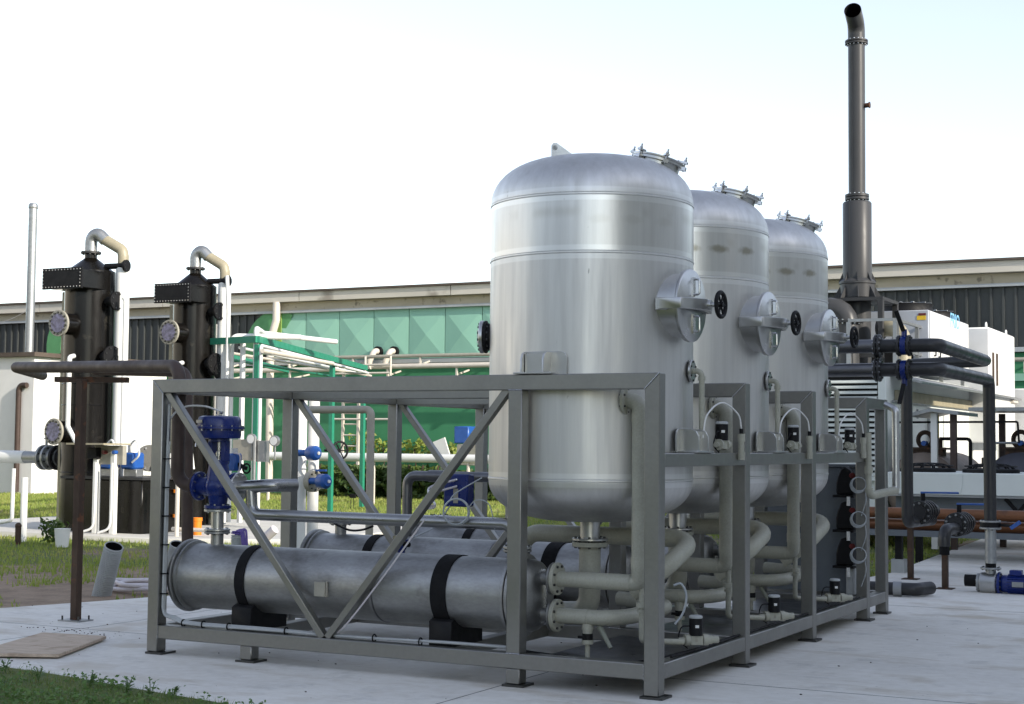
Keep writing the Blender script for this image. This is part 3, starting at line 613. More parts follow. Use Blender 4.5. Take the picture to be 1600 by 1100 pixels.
# ------------------------------------------------------------------ scrubber towers
def tower(name, cx, cy, r, ztop, label, second=False):
    t = thing(name, label, 'tower', (cx, cy, 0), 'black scrubber towers'); k = 'towerblack'
    build(MB().lathe([(r, 0), (r, ztop)], (cx, cy, .03), n=48), 'column', M_[k], t)
    # weld seams
    m = MB()
    for z in (1.1, 2.35, 2.75): m.torus((cx, cy, z), (0, 0, 1), r+.002, .008, 48, 6)
    build(m, 'weld_seam', M_[k], t)
    hz = .34; bz = ztop; y0 = cy-r-.24
    build(MB().box((cx-r, y0, bz-hz), (cx+r*.99, cy+r*.25, bz)), 'duct_box', M_[k], t, .01)
    m = MB(); m.box((cx-r*1.04, y0-.045, bz-hz-.02), (cx+r*1.04, y0-.005, bz+.03))
    ux = (cx-r*.98, cx+r*.98); uz = (bz-hz+.015, bz-.005)
    for i in range(13):
        for z in uz: m.cyl((ux[0]+(ux[1]-ux[0])*i/12, y0-.043, z), (ux[0]+(ux[1]-ux[0])*i/12, y0-.058, z), .011, None, 6, 1)
    for i in range(1, 5):
        for x in ux: z = uz[0]+(uz[1]-uz[0])*i/5; m.cyl((x, y0-.043, z), (x, y0-.058, z), .011, None, 6, 1)
    build(m, 'bolted_plate', [M_['black'], M_['chrome']], t)
    build(MB().lathe([(r*1.0, 0), (r*.99, .02), (.13, .27), (.12, .28)], (cx, cy, ztop+.005), n=40), 'cone', M_[k], t)
    zf = ztop+.28
    build(MB().cyl((cx, cy, zf), (cx, cy, zf+.10), .115), 'neck', M_[k], t)
    build(MB().flange((cx, cy, zf+.11), (0, 0, 1), .19, .04, 10), 'flange', [M_['stackframe'], M_['bolt']], t)
    px = cx+r+.20; py = cy+.15; z1 = zf+.13
    dx = px-cx; dy = py-cy
    build(MB().tube([(cx, cy, z1), (cx, cy, z1+.27), (cx+.22*dx, cy+.1*dy, z1+.36), (cx+dx*.44, cy+dy*.4, z1+.21)], .115, .15, 18), 'outlet_elbow', M_['galv'], t)
    build(MB().tube([(cx+dx*.40, cy+dy*.35, z1+.235), (px-.03, py, z1+.02), (px, py, z1-.1), (px, py, z1-.35)], .104, .12, 18), 'outlet_pipe', M_['yellowlight'], t)
    build(MB().tube([(px, py, z1-.32), (px, py, .05)], .13, 0, 18), 'drop_pipe', M_['white'], t)
    # sight glasses
    for z, a in ((3.85, -2), (1.85, -6)):
        if second and z < 2: continue
        d = V((math.sin(R(a)), -math.cos(R(a)), 0)); c = V((cx, cy, z))
        build(MB().cyl(c+d*(r-.1), c+d*(r+.28), .20, None, 28), 'sight_tube', M_[k], t)
        build(MB().flange(c+d*(r+.30), d, .245, .045, 14), 'sight_flange', [M_['flangegrey'], M_['bolt']], t)
        build(MB().cyl(c+d*(r+.325), c+d*(r+.335), .175, None, 28), 'sight_pane', M_['sight'], t)
    # nozzles on the right
    for z, a, L, rr in ((4.30, 88, .22, .12), (3.25, 82, .2, .14), (3.1, 92, .22, .12), (ztop+.12, 96, .34, .075)):
        d = V((math.sin(R(a)), -math.cos(R(a)), 0)); c = V((cx, cy, z))
        m = MB(); m.cyl(c+d*(r-.12), c+d*(r+L), rr*.75); m.flange(c+d*(r+L), d, rr*1.5, .05, 8)
        build(m, 'nozzle', [M_['black'], M_['bolt']], t)
    # thin white sampling pipes
    m = MB(); a = V((cx+r*.45, cy-r-.25, 0))
    m.tube([a+V((-.04, .15, 3.25)), a+V((0, 0, 3.22)), a+V((0, 0, 1.95)), a+V((.42, -.1, 1.5)), a+V((.48, -.1, 1.15))], .045, .06, 10)
    m.tube([V((cx+r+.45, cy-.1, 5.0 if second else 4.35)), V((cx+r+.5, cy-.1, 4.3)), V((cx+r+.5, cy-.1, .1))], .04, .06, 10)
    build(m, 'sampling_pipe', M_['white'], t)
    build(MB().beam((cx-r-.02, cy-.1, .1), (cx-r-.02, cy-.1, ztop-.35), .10, .14, (0, 1, 0)), 'side_strip', M_['yellowlight'], t)  # pale upright strip along the left of the column
    return t
tower('scrubber_tower', -16.60, 12.35, .465, 4.85, 'nearer black scrubber tower with two round sight glasses and bolted box', False)
tower('scrubber_tower', -16.17, 14.9, .43, 4.80, 'farther black scrubber tower with white gooseneck pipe, right of the nearer one', True)
# plinth tank at the tower foot
t = thing('base_tank', 'low black plastic tank at the foot of the nearer tower', 'tank', (-15.7, 12.2, 0))
build(MB().box((-16.55, 11.75, .03), (-14.7, 13.0, .99)), 'tank_body', M_['towerblack'], t, .02)
build(MB().box((-16.6, 11.7, .992), (-14.65, 13.05, 1.04)), 'lid', M_['stackframe'], t)
build(MB().box((-15.35, 11.72, .05), (-15.31, 11.75, .98)), 'rib', M_['yellowlight'], t)
# instrument shelf and small blue pumps
s = at(165, 700, Y=11.5)
t = thing('instrument_stand', 'pair of white posts with a small roofed instrument panel before the black tower', 'instrument stand', (s.x, 11.5, 0))
for px in (150, 177): x = at(px, 780, Y=11.5).x; build(MB().box((x-.05, 11.45, .03), (x+.06, 11.55, 1.5)), 'post', M_['white'], t, .01)
for px in (148, 174): x = at(px, 780, Y=11.4).x; build(MB().hose([(x-.25, 11.35, .05), (x-.05, 11.4, .15), (x, 11.4, .45), (x, 11.4, 1.3)], .022, 8), 'conduit', M_['whiteplastic'], t)
x0, x1 = at(128, 695, Y=11.4).x, at(186, 695, Y=11.4).x; zt = at(150, 695, Y=11.4).z
build(MB().box((x0, 11.0, zt), (x1, 11.7, zt+.03)), 'roof_plate', M_['yellowlight'], t)
build(MB().box((x0+.2, 11.5, zt-.35), (x1, 11.6, zt-.01)), 'panel', M_['flangegrey'], t)
build(MB().box((x0+.16, 11.36, zt-.25), (x0+.38, 11.49, zt-.05)), 'controller', M_['black'], t, .01)
build(MB().cyl((x0+.5, 11.40, zt-.13), (x0+.5, 11.49, zt-.13), .035, None, 14), 'gauge', M_['red'], t); build(MB().cyl((x0+.74, 11.40, zt-.13), (x0+.74, 11.49, zt-.13), .035, None, 14), 'gauge', M_['blue2'], t)
for i, (px, py) in enumerate(((170, 728), (207, 724))):
    p = at(px, py, Y=12.1)
    t = thing('dosing_motor', ['small blue motor half hidden behind the white instrument post', 'small blue motor with white hose on the low black tank'][i], 'motor', (p.x, 12.1, 1.04), 'blue motors on the low black tank')
    build(MB().box((p.x-.16, 11.95, 1.18), (p.x+.16, 12.25, 1.48)), 'motor_housing', M_['blue2'], t, .03)
    build(MB().cyl((p.x, 12.1, 1.48), (p.x, 12.1, 1.62), .09, None, 16), 'motor_cap', M_['whiteplastic'], t)
    build(MB().box((p.x-.12, 12.0, 1.04), (p.x+.18, 12.2, 1.18)), 'foot', M_['galv'], t, .01)
    build(MB().hose([(p.x, 12.0, 1.6), (p.x+.2, 11.95, 1.7), (p.x+.28, 11.95, 1.45), (p.x+.12, 11.95, 1.3)], .018, 8), 'hose', M_['whiteplastic'], t)
# white inlet pipe with valve
zi = 1.36
t = thing('white_inlet_pipe', 'thick white pipe entering the nearer black tower from the left border', 'pipe', (-18.5, 12.4, zi-.2))
xe = at(40, 716, Y=12.4).x
build(MB().tube([(-24, 12.4, zi), (xe, 12.4, zi)], .125, 0, 18), 'pipe', M_['white'], t)
build(MB().tube([(xe, 12.4, zi), (at(66, 716, Y=12.4).x, 12.4, zi)], .118, 0, 18), 'bare_section', M_['galv'], t)
x = at(72, 716, Y=12.4).x
m = MB(); m.flange((x-.05, 12.4, zi), (1, 0, 0), .24, .05); m.flange((x+.08, 12.4, zi), (1, 0, 0), .24, .05); m.cyl((x-.06, 12.4, zi), (x+.36, 12.4, zi), .17); build(m, 'valve_body', [M_['galv'], M_['bolt']], t)
x = at(90, 716, Y=12.4).x; build(MB().flange((x, 12.4, zi), (1, 0, 0), .24, .06).cyl((x, 12.4, zi), (x+.6, 12.4, zi), .15), 'black_flange', [M_['black'], M_['bolt']], t)
m = MB(); x = at(72, 716, Y=12.4).x; m.cyl((x, 12.4, zi+.2), (x, 12.4, zi+.36), .025, None, 8); m.cyl((x-.05, 12.4, zi+.36), (x+.3, 12.35, zi+.38), .018, None, 8); build(m, 'lever', M_['galv'], t)
# pipe from nearer tower to the farther one
t = thing('flanged_stub', 'dark flanged pipe stub at the left side of the farther tower', 'pipe', (-15.9, 13.2, 1.1))
build(MB().tube([(-16.3, 13.9, 1.33), (-15.0, 12.9, 1.33)], .14, 0, 16), 'pipe', M_['galv'], t)
p = at(233, 716, Y=12.9); build(MB().flange(p, (.8, -.6, 0), .25, .06), 'flange', [M_['bolt'], M_['chrome']], t)
# orange stub and small pipes at farther tower foot
p = at(308, 836, Z=.03); t = thing('orange_stub', 'bright orange plastic pipe stub standing on the light slab', 'pipe', p)
build(MB().ring(p, p+V((0, 0, .30)), .078, .066), 'pipe', M_['orange'], t); build(MB().ring(p+V((0, 0, .25)), p+V((0, 0, .31)), .088, .066), 'rim', M_['orange'], t)
m = MB()
for px, h in ((276, 1.1), (292, 1.0)): p = at(px, 838, Z=.03); m.tube([p, p+V((0, 0, h))], .04, 0, 10); 
p = at(290, 838, Z=.03); m.cyl(p+V((-.3, 0, .12)), p+V((.7, 0, .12)), .035, None, 8)
build(m, 'slab_pipe', M_['cream'], label='pair of thin cream uprights joined low down on the light slab', cat='pipe')
p = at(275, 795, Y=12.6); m = MB()
for z in (1.0, .75, .3): m.cyl((p.x, 12.6, z), (p.x, 12.6, z+.06), .06, None, 10)
build(m, 'pipe_union', M_['orange'], label='orange unions stacked on a thin pipe beside the farther tower', cat='pipe fitting')

# ------------------------------------------------------------------ green pipe rack and white pipes
A = at(402, 530, Z=3.7); Bp = at(572, 575, Z=3.7); d = (Bp-A).normalized()
t = thing('pipe_rack', 'bright green steel pipe rack leading to the green building', 'pipe rack', (A.x, A.y, 0))
build(MB().beam(A, Bp, .09, .13), 'main_beam', M_['rackgreen'], t)
Cc = A-V((d.y, -d.x, 0))*-1.0
build(MB().beam(A+V((-2.5, .5, 0)), A, .09, .13), 'cross_beam', M_['rackgreen'], t)
build(MB().beam(A+V((-2.5, .5, 0)), Bp+V((-3.0, .6, 0)), .09, .12), 'main_beam', M_['rackgreen'], t)
for f in (0.005, .62, .97): p = A.lerp(Bp, f); build(MB().beam((p.x, p.y, 0), (p.x, p.y, 3.6), .10, .10, (0, 1, 0)), 'post', M_['rackgreen'], t)
m = MB()
p = at(412, 521, Z=3.95); q = at(525, 534, Z=3.95)
t = thing('rack_pipes', 'white pipes rising in bends over the green pipe rack', 'pipe', (A.x, A.y, .1))
build(MB().tube([(A.x-.1, A.y+.1, .1), (A.x-.1, A.y+.1, 3.92), p, q], .055, .15, 12), 'pipe', M_['white'], t)
for k, px in enumerate((362, 380)):
    b = at(px, 525, Y=A.y+.3); z = b.z
    build(MB().tube([(b.x, A.y+.3, .1), (b.x, A.y+.3, z), (b.x+.9, A.y+1.0, z)], .055, .14, 12), 'pipe', M_['white'], t)
b = at(408, 540, Y=A.y-.2); e = at(575, 583, Z=b.z)
build(MB().tube([(b.x, A.y-.2, .1), (b.x, A.y-.2, b.z), e], .035, .08, 10), 'pipe', M_['whiteplastic'], t)
b = at(410, 548, Z=3.45); e = at(520, 568, Z=3.45); build(MB().cyl(b, e, .045, None, 10), 'pipe', M_['cream'], t)
for k, (oz, oy) in enumerate(((3.5, .25), (3.36, .45), (3.62, .7))):
    a_ = V((A.x, A.y+oy, oz)); build(MB().cyl(a_+V((-1.2, .3, 0)), V((Bp.x-.4*k, Bp.y+oy, oz)), .03, None, 8), 'pipe', (M_['cream'], M_['rackgreen'], M_['whiteplastic'])[k], t)
m = MB()
for px in (338, 346, 352): p = at(px, 600, Y=15.5); m.cyl((p.x, 15.5, .05), (p.x, 15.5, 4.1-.1*(px-338)), .05, None, 10)
build(m, 'white_riser', M_['white'], label='row of three thin white risers right of the farther tower', cat='pipe')
# instrument boxes by the rack
p = at(388, 703, Y=14)
t = thing('junction_box', 'grey junction box on a thin post with small pressure gauges', 'junction box', (p.x, 14, 0))
build(MB().box((p.x-.3, 13.9, p.z-.2), (p.x+.15, 14.1, p.z+.2)), 'box', M_['flangegrey'], t, .01)
build(MB().box((p.x+.17, 13.95, p.z-.22), (p.x+.42, 14.1, p.z+.18)), 'cover_plate', M_['galv'], t)
build(MB().cyl((p.x+.22, 13.9, .03), (p.x+.22, 13.9, p.z+.25), .03, None, 8), 'post', M_['galv'], t)
for px, py in ((393, 686), (429, 689)):
    q = at(px, py, Y=13.9); build(MB().cyl(q+V((0, .04, 0)), q+V((0, -.03, 0)), .10, None, 20), 'gauge', M_['galv'], t); build(MB().cyl(q+V((0, -.031, 0)), q+V((0, -.035, 0)), .08, None, 20), 'gauge_face', M_['whiteplastic'], t)
    build(MB().cyl(q+V((0, .02, -.1)), q+V((0, .02, -.35)), .015, None, 8), 'gauge_stem', M_['galv'], t)
# white columns with blue valves
p = at(470, 700, Y=9.5); q = at(490, 700, Y=9.7)
t = thing('white_column', 'pair of broad white pipe columns with two blue valves behind the skid', 'pipe column', ((p.x+q.x)/2, 9.6, 0))
build(MB().cyl((p.x, 9.5, -.05), (p.x, 9.5, 2.4), .09, None, 20), 'column', M_['whiteplastic'], t)
build(MB().cyl((q.x, 9.7, -.05), (q.x, 9.7, 2.4), .085, None, 20), 'column', M_['whiteplastic'], t)
for px, py in ((489, 708), (505, 752)):
    c = at(px, py, Y=9.3)
    m = MB(); m.lathe([(.09, 0), (.11, .03), (.11, .16), (.07, .2)], c+V((-.07, 0, 0)), (1, -.3, 0), 20); m.cyl(c-V((.26, 0, 0)), c, .05)
    o = build(m, 'valve_actuator', M_['blue2'], t)
    build(MB().cyl(c+V((.125, -.04, 0)), c+V((.14, -.045, 0)), .025, None, 12), 'valve_window', M_['white'], o)
c = at(489, 752, Y=9.4); build(MB().flange(c, (1, -.2, 0), .16, .1, 10), 'valve_flange', [M_['flangegrey'], M_['bolt']], t)
c = at(502, 735, Y=9.4); build(MB().box(c-V((.09, .02, .015)), c+V((.09, .02, .015))), 'valve_handle', M_['blue2'], t)
c = at(531, 704, Y=9.4); m = MB(); m.torus(c, (1, -.5, 0), .13, .016); m.cyl(c-V((.3, -.05, 0)), c, .02, None, 8)
for a in (0, 60, 120): u, w = ortho(V((1, -.5, 0))); e = (u*math.cos(R(a))+w*math.sin(R(a)))*.13; m.cyl(c-e, c+e, .01, None, 6)
build(m, 'handwheel', M_['black'], t)
# thin grey pipe with elbow at top behind skid
p = at(575, 640, Y=8.5)
m = MB(); m.tube([(p.x-1.0, 8.5, p.z), (p.x+.05, 8.5, p.z), (p.x+.05, 8.5, -.05)], .055, .08, 14)
build(m, 'grey_standpipe', M_['flangegrey'], label='grey standpipe with horizontal top arm behind the skid', cat='pipe')
p = at(548, 795, Z=0); m = MB(); m.hose([p, p+V((.02, 0, .3)), p+V((.2, 0, .42))], .008, 6); m.hose([p+V((.1, 0, 0)), p+V((.05, 0, .3)), p+V((-.2, 0, .35))], .008, 6); m.box(p+V((-.02, -.03, .28)), p+V((.14, .03, .38)))
build(m, 'cable_stub', M_['black'], label='small black cable stub standing up from the grass behind the skid', cat='cable')

def atD(px, py, D):
    d = cF + cR*((px-800)/FOC) - cU*((py-550)/FOC); return CAM + d*D
# ------------------------------------------------------------------ skid frame
YK = (0, 1.78, 3.58, 5.42); LX = -4.42; B = .11; H = 2.2; ZB1, ZB2 = .124, .231; MX = -1.16
sk = thing('skid_frame', 'big rectangular stainless steel skid frame with diagonal braces carrying the tanks', 'steel frame', (LX/2, 2.8, 0))
BV = .006
def xz(poly, y, d): return MB().prism(poly, (0, y+d, 0), (1, 0, 0), (0, 0, 1), d)
for y in YK:
    build(xz([(-B, .018), (0, .018), (0, H), (-B, H-B)], y, B), 'post', M_['frame'], sk, BV)
    build(xz([(LX, .018), (LX+B, .018), (LX+B, H-B), (LX, H)], y, B), 'post', M_['frame'], sk, BV)
    build(xz([(LX, H), (LX+B, H-B), (-B, H-B), (0, H)], y, B), 'top_beam', M_['frame'], sk, BV)
    build(MB().box((MX, y, .018), (MX+B, y+B, ZB1)), 'foot', M_['frame'], sk, BV)
    build(MB().box((MX, y, ZB2), (MX+B, y+B, H-B)), 'post', M_['frame'], sk, BV)
    build(MB().box((LX+B, y+.002, ZB1), (-B, y+B-.002, ZB2)), 'bottom_beam', M_['frame'], sk, BV)
    for xa, xb in ((LX+B+.02, -2.74), (MX-.02, -2.70)):
        build(MB().beam((xa, y+.055, H-B+.01), (xb, y+.055, ZB2-.0), .055, .066, (0, 1, 0)), 'brace', M_['frame'], sk, .004)
    wb = MB()
    for p_, q_ in (((-B, y-.001, H-B), (0, y-.001, H)), ((LX+B, y-.001, H-B), (LX, y-.001, H)), ((MX, y-.001, ZB2), (MX+B, y-.001, ZB2)), ((MX, y-.001, H-B), (MX+B, y-.001, H-B)), ((-B, y-.001, ZB1), (-B, y-.001, ZB2)), ((LX+B, y-.001, ZB1), (LX+B, y-.001, ZB2))): wb.cyl(p_, q_, .0035, None, 6)
    build(wb, 'weld_bead', M_['chrome'], sk)
    for x in (LX+.005, MX-.02, -B-.02): build(MB().box((x, y-.02, 0), (x+.165, y+.16, .017)), 'foot_plate', M_['bolt'], sk)
fx = at(382, 1035, Z=0).x
for y in (0,): build(MB().box((fx-.055, y+.004, .018), (fx+.055, y+B-.004, ZB1)), 'foot', M_['frame'], sk, BV); build(MB().box((fx-.08, y-.02, 0), (fx+.1, y+.15, .017)), 'foot_plate', M_['bolt'], sk)
YE = 6.16
build(MB().box((-B, YE, .018), (0, YE+B, H)), 'post', M_['frame'], sk, BV); build(MB().box((-B-.02, YE-.02, 0), (.02, YE+.15, .017)), 'foot_plate', M_['bolt'], sk)
build(MB().box((LX, YE, .018), (LX+B, YE+B, H)), 'post', M_['frame'], sk, BV); build(MB().box((LX+B, YE+.002, ZB1), (-B, YE+B-.002, ZB2)), 'bottom_beam', M_['frame'], sk, BV)
ys = list(YK)+[YE]
for a, b in zip(ys[:-1], ys[1:]):
    for x in (-B, LX): build(MB().box((x+.002, a+B, ZB1), (x+B-.002, b, ZB2)), 'bottom_beam', M_['frame'], sk, BV)
    build(MB().box((LX+.002, a+B, H-B), (LX+B-.002, b, H-.001)), 'top_beam', M_['frame'], sk, BV)
    if b < 6: build(MB().box((-B+.002, a+B, 1.557), (-.002, b, 1.653)), 'mid_beam', M_['frame'], sk, BV)
build(MB().box((-B+.002, YK[3]+B, H-B), (-.002, YE, H-.001)), 'top_beam', M_['frame'], sk, BV)
for x in (-3.62, -1.75):
    build(MB().box((x-.05, B, ZB1+.002), (x+.05, YK[1], ZB2-.01)), 'cross_member', M_['frame'], sk, BV)
    build(MB().box((x-.05, YK[1]+B, ZB1+.002), (x+.05, YK[2], ZB2-.01)), 'cross_member', M_['frame'], sk, BV)
    build(MB().box((x-.05, YK[2]+B, ZB1+.002), (x+.05, YK[3], ZB2-.01)), 'cross_member', M_['frame'], sk, BV)
build(MB().box((-1.05, B+.01, .17), (-B, YK[3], .176)), 'floor_plate', M_['darkpipe'], sk)

# ------------------------------------------------------------------ tanks
TC = V((-.92, .89, 0)); TR = .77; ZT0 = 1.13
POS = ['front', 'middle', 'rear']
def dome(h, n=15, up=True):
    o = []
    for i in range(n+1):
        t = math.pi/2*i/n; r = TR*math.cos(t)**.92; z = h*math.sin(t)**1.0
        rr = min(1, r/TR); z = h*(1-rr**3.1)**.50
        o.append((max(r, .004), z))
    return o
def make_tank():
    t = thing('steel_tank', 'front and largest looking of three brushed stainless tanks, with a lifting lug on its dome', 'tank', (TC.x, TC.y, ZT0), 'tall stainless tanks on the skid')
    zb, zt = 1.44, 3.50
    prof = [(r, zb-z) for r, z in reversed(dome(zb-ZT0))]
    def weld(z): return [(TR, z-.012), (TR-.0025, z-.010), (TR+.004, z-.005), (TR+.004, z+.005), (TR-.0025, z+.010), (TR, z+.012)]
    prof += weld(zb+.01)+[(TR, zb+.06)]+[(TR, zb+.5), (TR, 2.5)]+weld(3.08)+weld(zt)
    prof += [(r, zt+.02+z) for r, z in dome(.36)][0:]
    build(MB().lathe(prof, (TC.x, TC.y, 0), (0, 0, 1), 96), 'shell', M_['tank'], t, sharp=50)
    # manhole
    n = V((1, -.04, 0)); n.normalize(); tg = V((-n.y, n.x, 0)); up = V((0, 0, 1)); c = V((-.155, .755, 2.72))
    mh = build(MB().lathe([(.235, -.12), (.235, .06), (.262, .062), (.262, .078)], c, n, 48), 'manhole', M_['steel'], t)
    build(MB().lathe([(.262, .08), (.266, .084), (.266, .098), (.255, .106), (.02, .112)], c, n, 48), 'cover', M_['steel'], mh)
    for s in (-1, 1):
        q = c+n*.11+up*.135*s
        build(MB().tube([q+up*.055-n*.0, q+up*.055+n*.05, q-up*.055+n*.05, q-up*.055], .008, .015, 8).obox(q+n*.004, (.006, .02, .07), (n, tg, up)), 'handle', M_['chrome'], mh)
    yk = [(-.275, -.05), (-.275, .13), (-.24, .15), (-.05, .235), (.05, .235), (.24, .15), (.285, .14), (.285, -.02), (.262, -.02), (.262, .125), (.06, .17), (-.06, .17), (-.255, .12), (-.255, -.05)]
    yo = build(MB().prism([(a, b) for a, b in yk], c+up*.04, tg, n, .08), 'yoke_arm', M_['steel'], mh, .003)
    build(MB().cyl(c+n*.1, c+n*.33, .017, None, 12).cyl(c+n*.235, c+n*.255, .035, None, 16), 'spindle', M_['steel'], mh)
    wc = c+n*.325; m = MB(); m.torus(wc, n, .088, .016, 28, 10); u, w = ortho(n)
    for a in (0, 60, 120): e = (u*math.cos(R(a))+w*math.sin(R(a)))*.085; m.cyl(wc-e, wc+e, .008, None, 8)
    m.cyl(wc-n*.02, wc+n*.02, .02, None, 12); build(m, 'handwheel', M_['black'], mh)
    build(MB().obox(c-tg*.245-n*.03, (.014, .045, .045), (tg, n, up)), 'hinge_block', M_['steel'], mh, .004)
    # dome hatch
    d = V((.93, .36, 0)).normalized(); rr = .49; zz = 3.825; hn = (V((0, 0, 1))+d*.27).normalized(); c = V((TC.x, TC.y, zz))+d*rr
    hh = build(MB().lathe([(.165, -.14), (.165, .022), (.195, .023), (.195, .040)], c, hn, 40), 'hatch', M_['steel'], t)
    build(MB().lathe([(.195, .042), (.197, .045), (.197, .055), (.187, .060), (.01, .062)], c, hn, 40), 'cover', M_['steel'], hh)
    u, w = ortho(hn)
    for k in range(6):
        a = 2*math.pi*(k+.3)/6; e = u*math.cos(a)+w*math.sin(a); q = c+e*.208
        build(MB().cyl(q+hn*.0, q+hn*.112, .007, None, 8).obox(q+hn*.068-e*.012, (.032, .016, .008), (e, e.cross(hn), hn)).obox(q+hn*.02-e*.008, (.026, .018, .014), (e, e.cross(hn), hn)).cyl(q+hn*.078, q+hn*.09, .014, None, 6), 'clamp', M_['chrome'], hh)
    # lifting lug
    p = V((TC.x-.125, TC.y-.32, 3.835)); ux = V((.93, .36, 0)).normalized()
    pl = [(-.06, -.03), (.12, -.03), (.11, .03), (-.02, .125), (-.045, .125), (-.06, .105)]
    build(MB().prism(pl[:4]+[(-.033, .125)]+[(-.033+.020*math.sin(-2*math.pi*k/14), .088+.020*math.cos(2*math.pi*k/14)) for k in range(15)]+[(-.0331, .125)]+pl[4:], p, ux, V((0, 0, 1)), .014), 'lifting_lug', M_['steel'], t)
    # support lugs
    def lug(c, n, tg, wd, ht, dp):
        m = MB()
        pl = [(-wd/2, 0), (wd/2, 0), (wd/2, ht-.05), (wd/2-.015, ht-.015), (wd/2-.05, ht), (-wd/2+.05, ht), (-wd/2+.015, ht-.015), (-wd/2, ht-.05)]
        m.prism(pl, c-n*(dp-.005), tg, V((0, 0, 1)), .012)
        gs = [(0, 0), (dp, 0), (dp, ht-.06), (dp-.02, ht-.02), (dp-.06, ht-.005), (0, ht-.005)]
        for s in (-.30, .16): m.prism(gs, c-n*dp+tg*(wd*s), n, V((0, 0, 1)), .016)
        m.obox(c-n*dp*.5+tg*(-wd*.07)+V((0, 0, .006)), (wd*.40, dp*.6, .006), (tg, n, V((0, 0, 1))))
        m.obox(c-n*dp*.35+tg*(-wd*.07)+V((0, 0, ht*.45)), (wd*.22, .006, ht*.43), (tg, n, V((0, 0, 1))))
        return m
    build(lug(V((-.94, -.0, 2.203)), V((0, -1, 0)), V((1, 0, 0)), .375, .165, .135), 'support_lug', M_['steel'], t, .002)
    build(lug(V((-.0, .89, 1.656)), V((1, 0, 0)), V((0, 1, 0)), .42, .175, .16), 'support_lug', M_['steel'], t, .002)
    # blind flange on the left
    n = V((-.93, -.36, 0)).normalized(); c = V((TC.x, TC.y, 2.52))
    m = MB(); m.cyl(c+n*.72, c+n*.80, .10); m.flange(c+n*.805, n, .125, .022, 12, 0, 1); m.flange(c+n*.835, n, .125, .028, 12, 2, 1); m.obox(c+n*.86, (.01, .035, .05), (n, V((n.y, -n.x, 0)), V((0, 0, 1))), 2)
    build(m, 'blind_flange', [M_['black'], M_['bolt'], M_['steel']], t)
    # bottom nozzle
    m = MB(); m.cyl((TC.x, TC.y, 1.2), (TC.x, TC.y, 1.0), .075, None, 28); m.flange((TC.x, TC.y, .995), (0, 0, 1), .135, .018, 8, 0, 1)
    build(m, 'bottom_nozzle', [M_['steel'], M_['bolt']], t)
    return t
tank0 = make_tank()
T2 = [dup(tank0, (0, 1.8*k, 0), ['', 'middle one of three brushed stainless tanks, brown heat marks in its upper ring', 'rear and smallest looking of three brushed stainless tanks, closest to the tall dark stack'][k]) for k in (1, 2)]

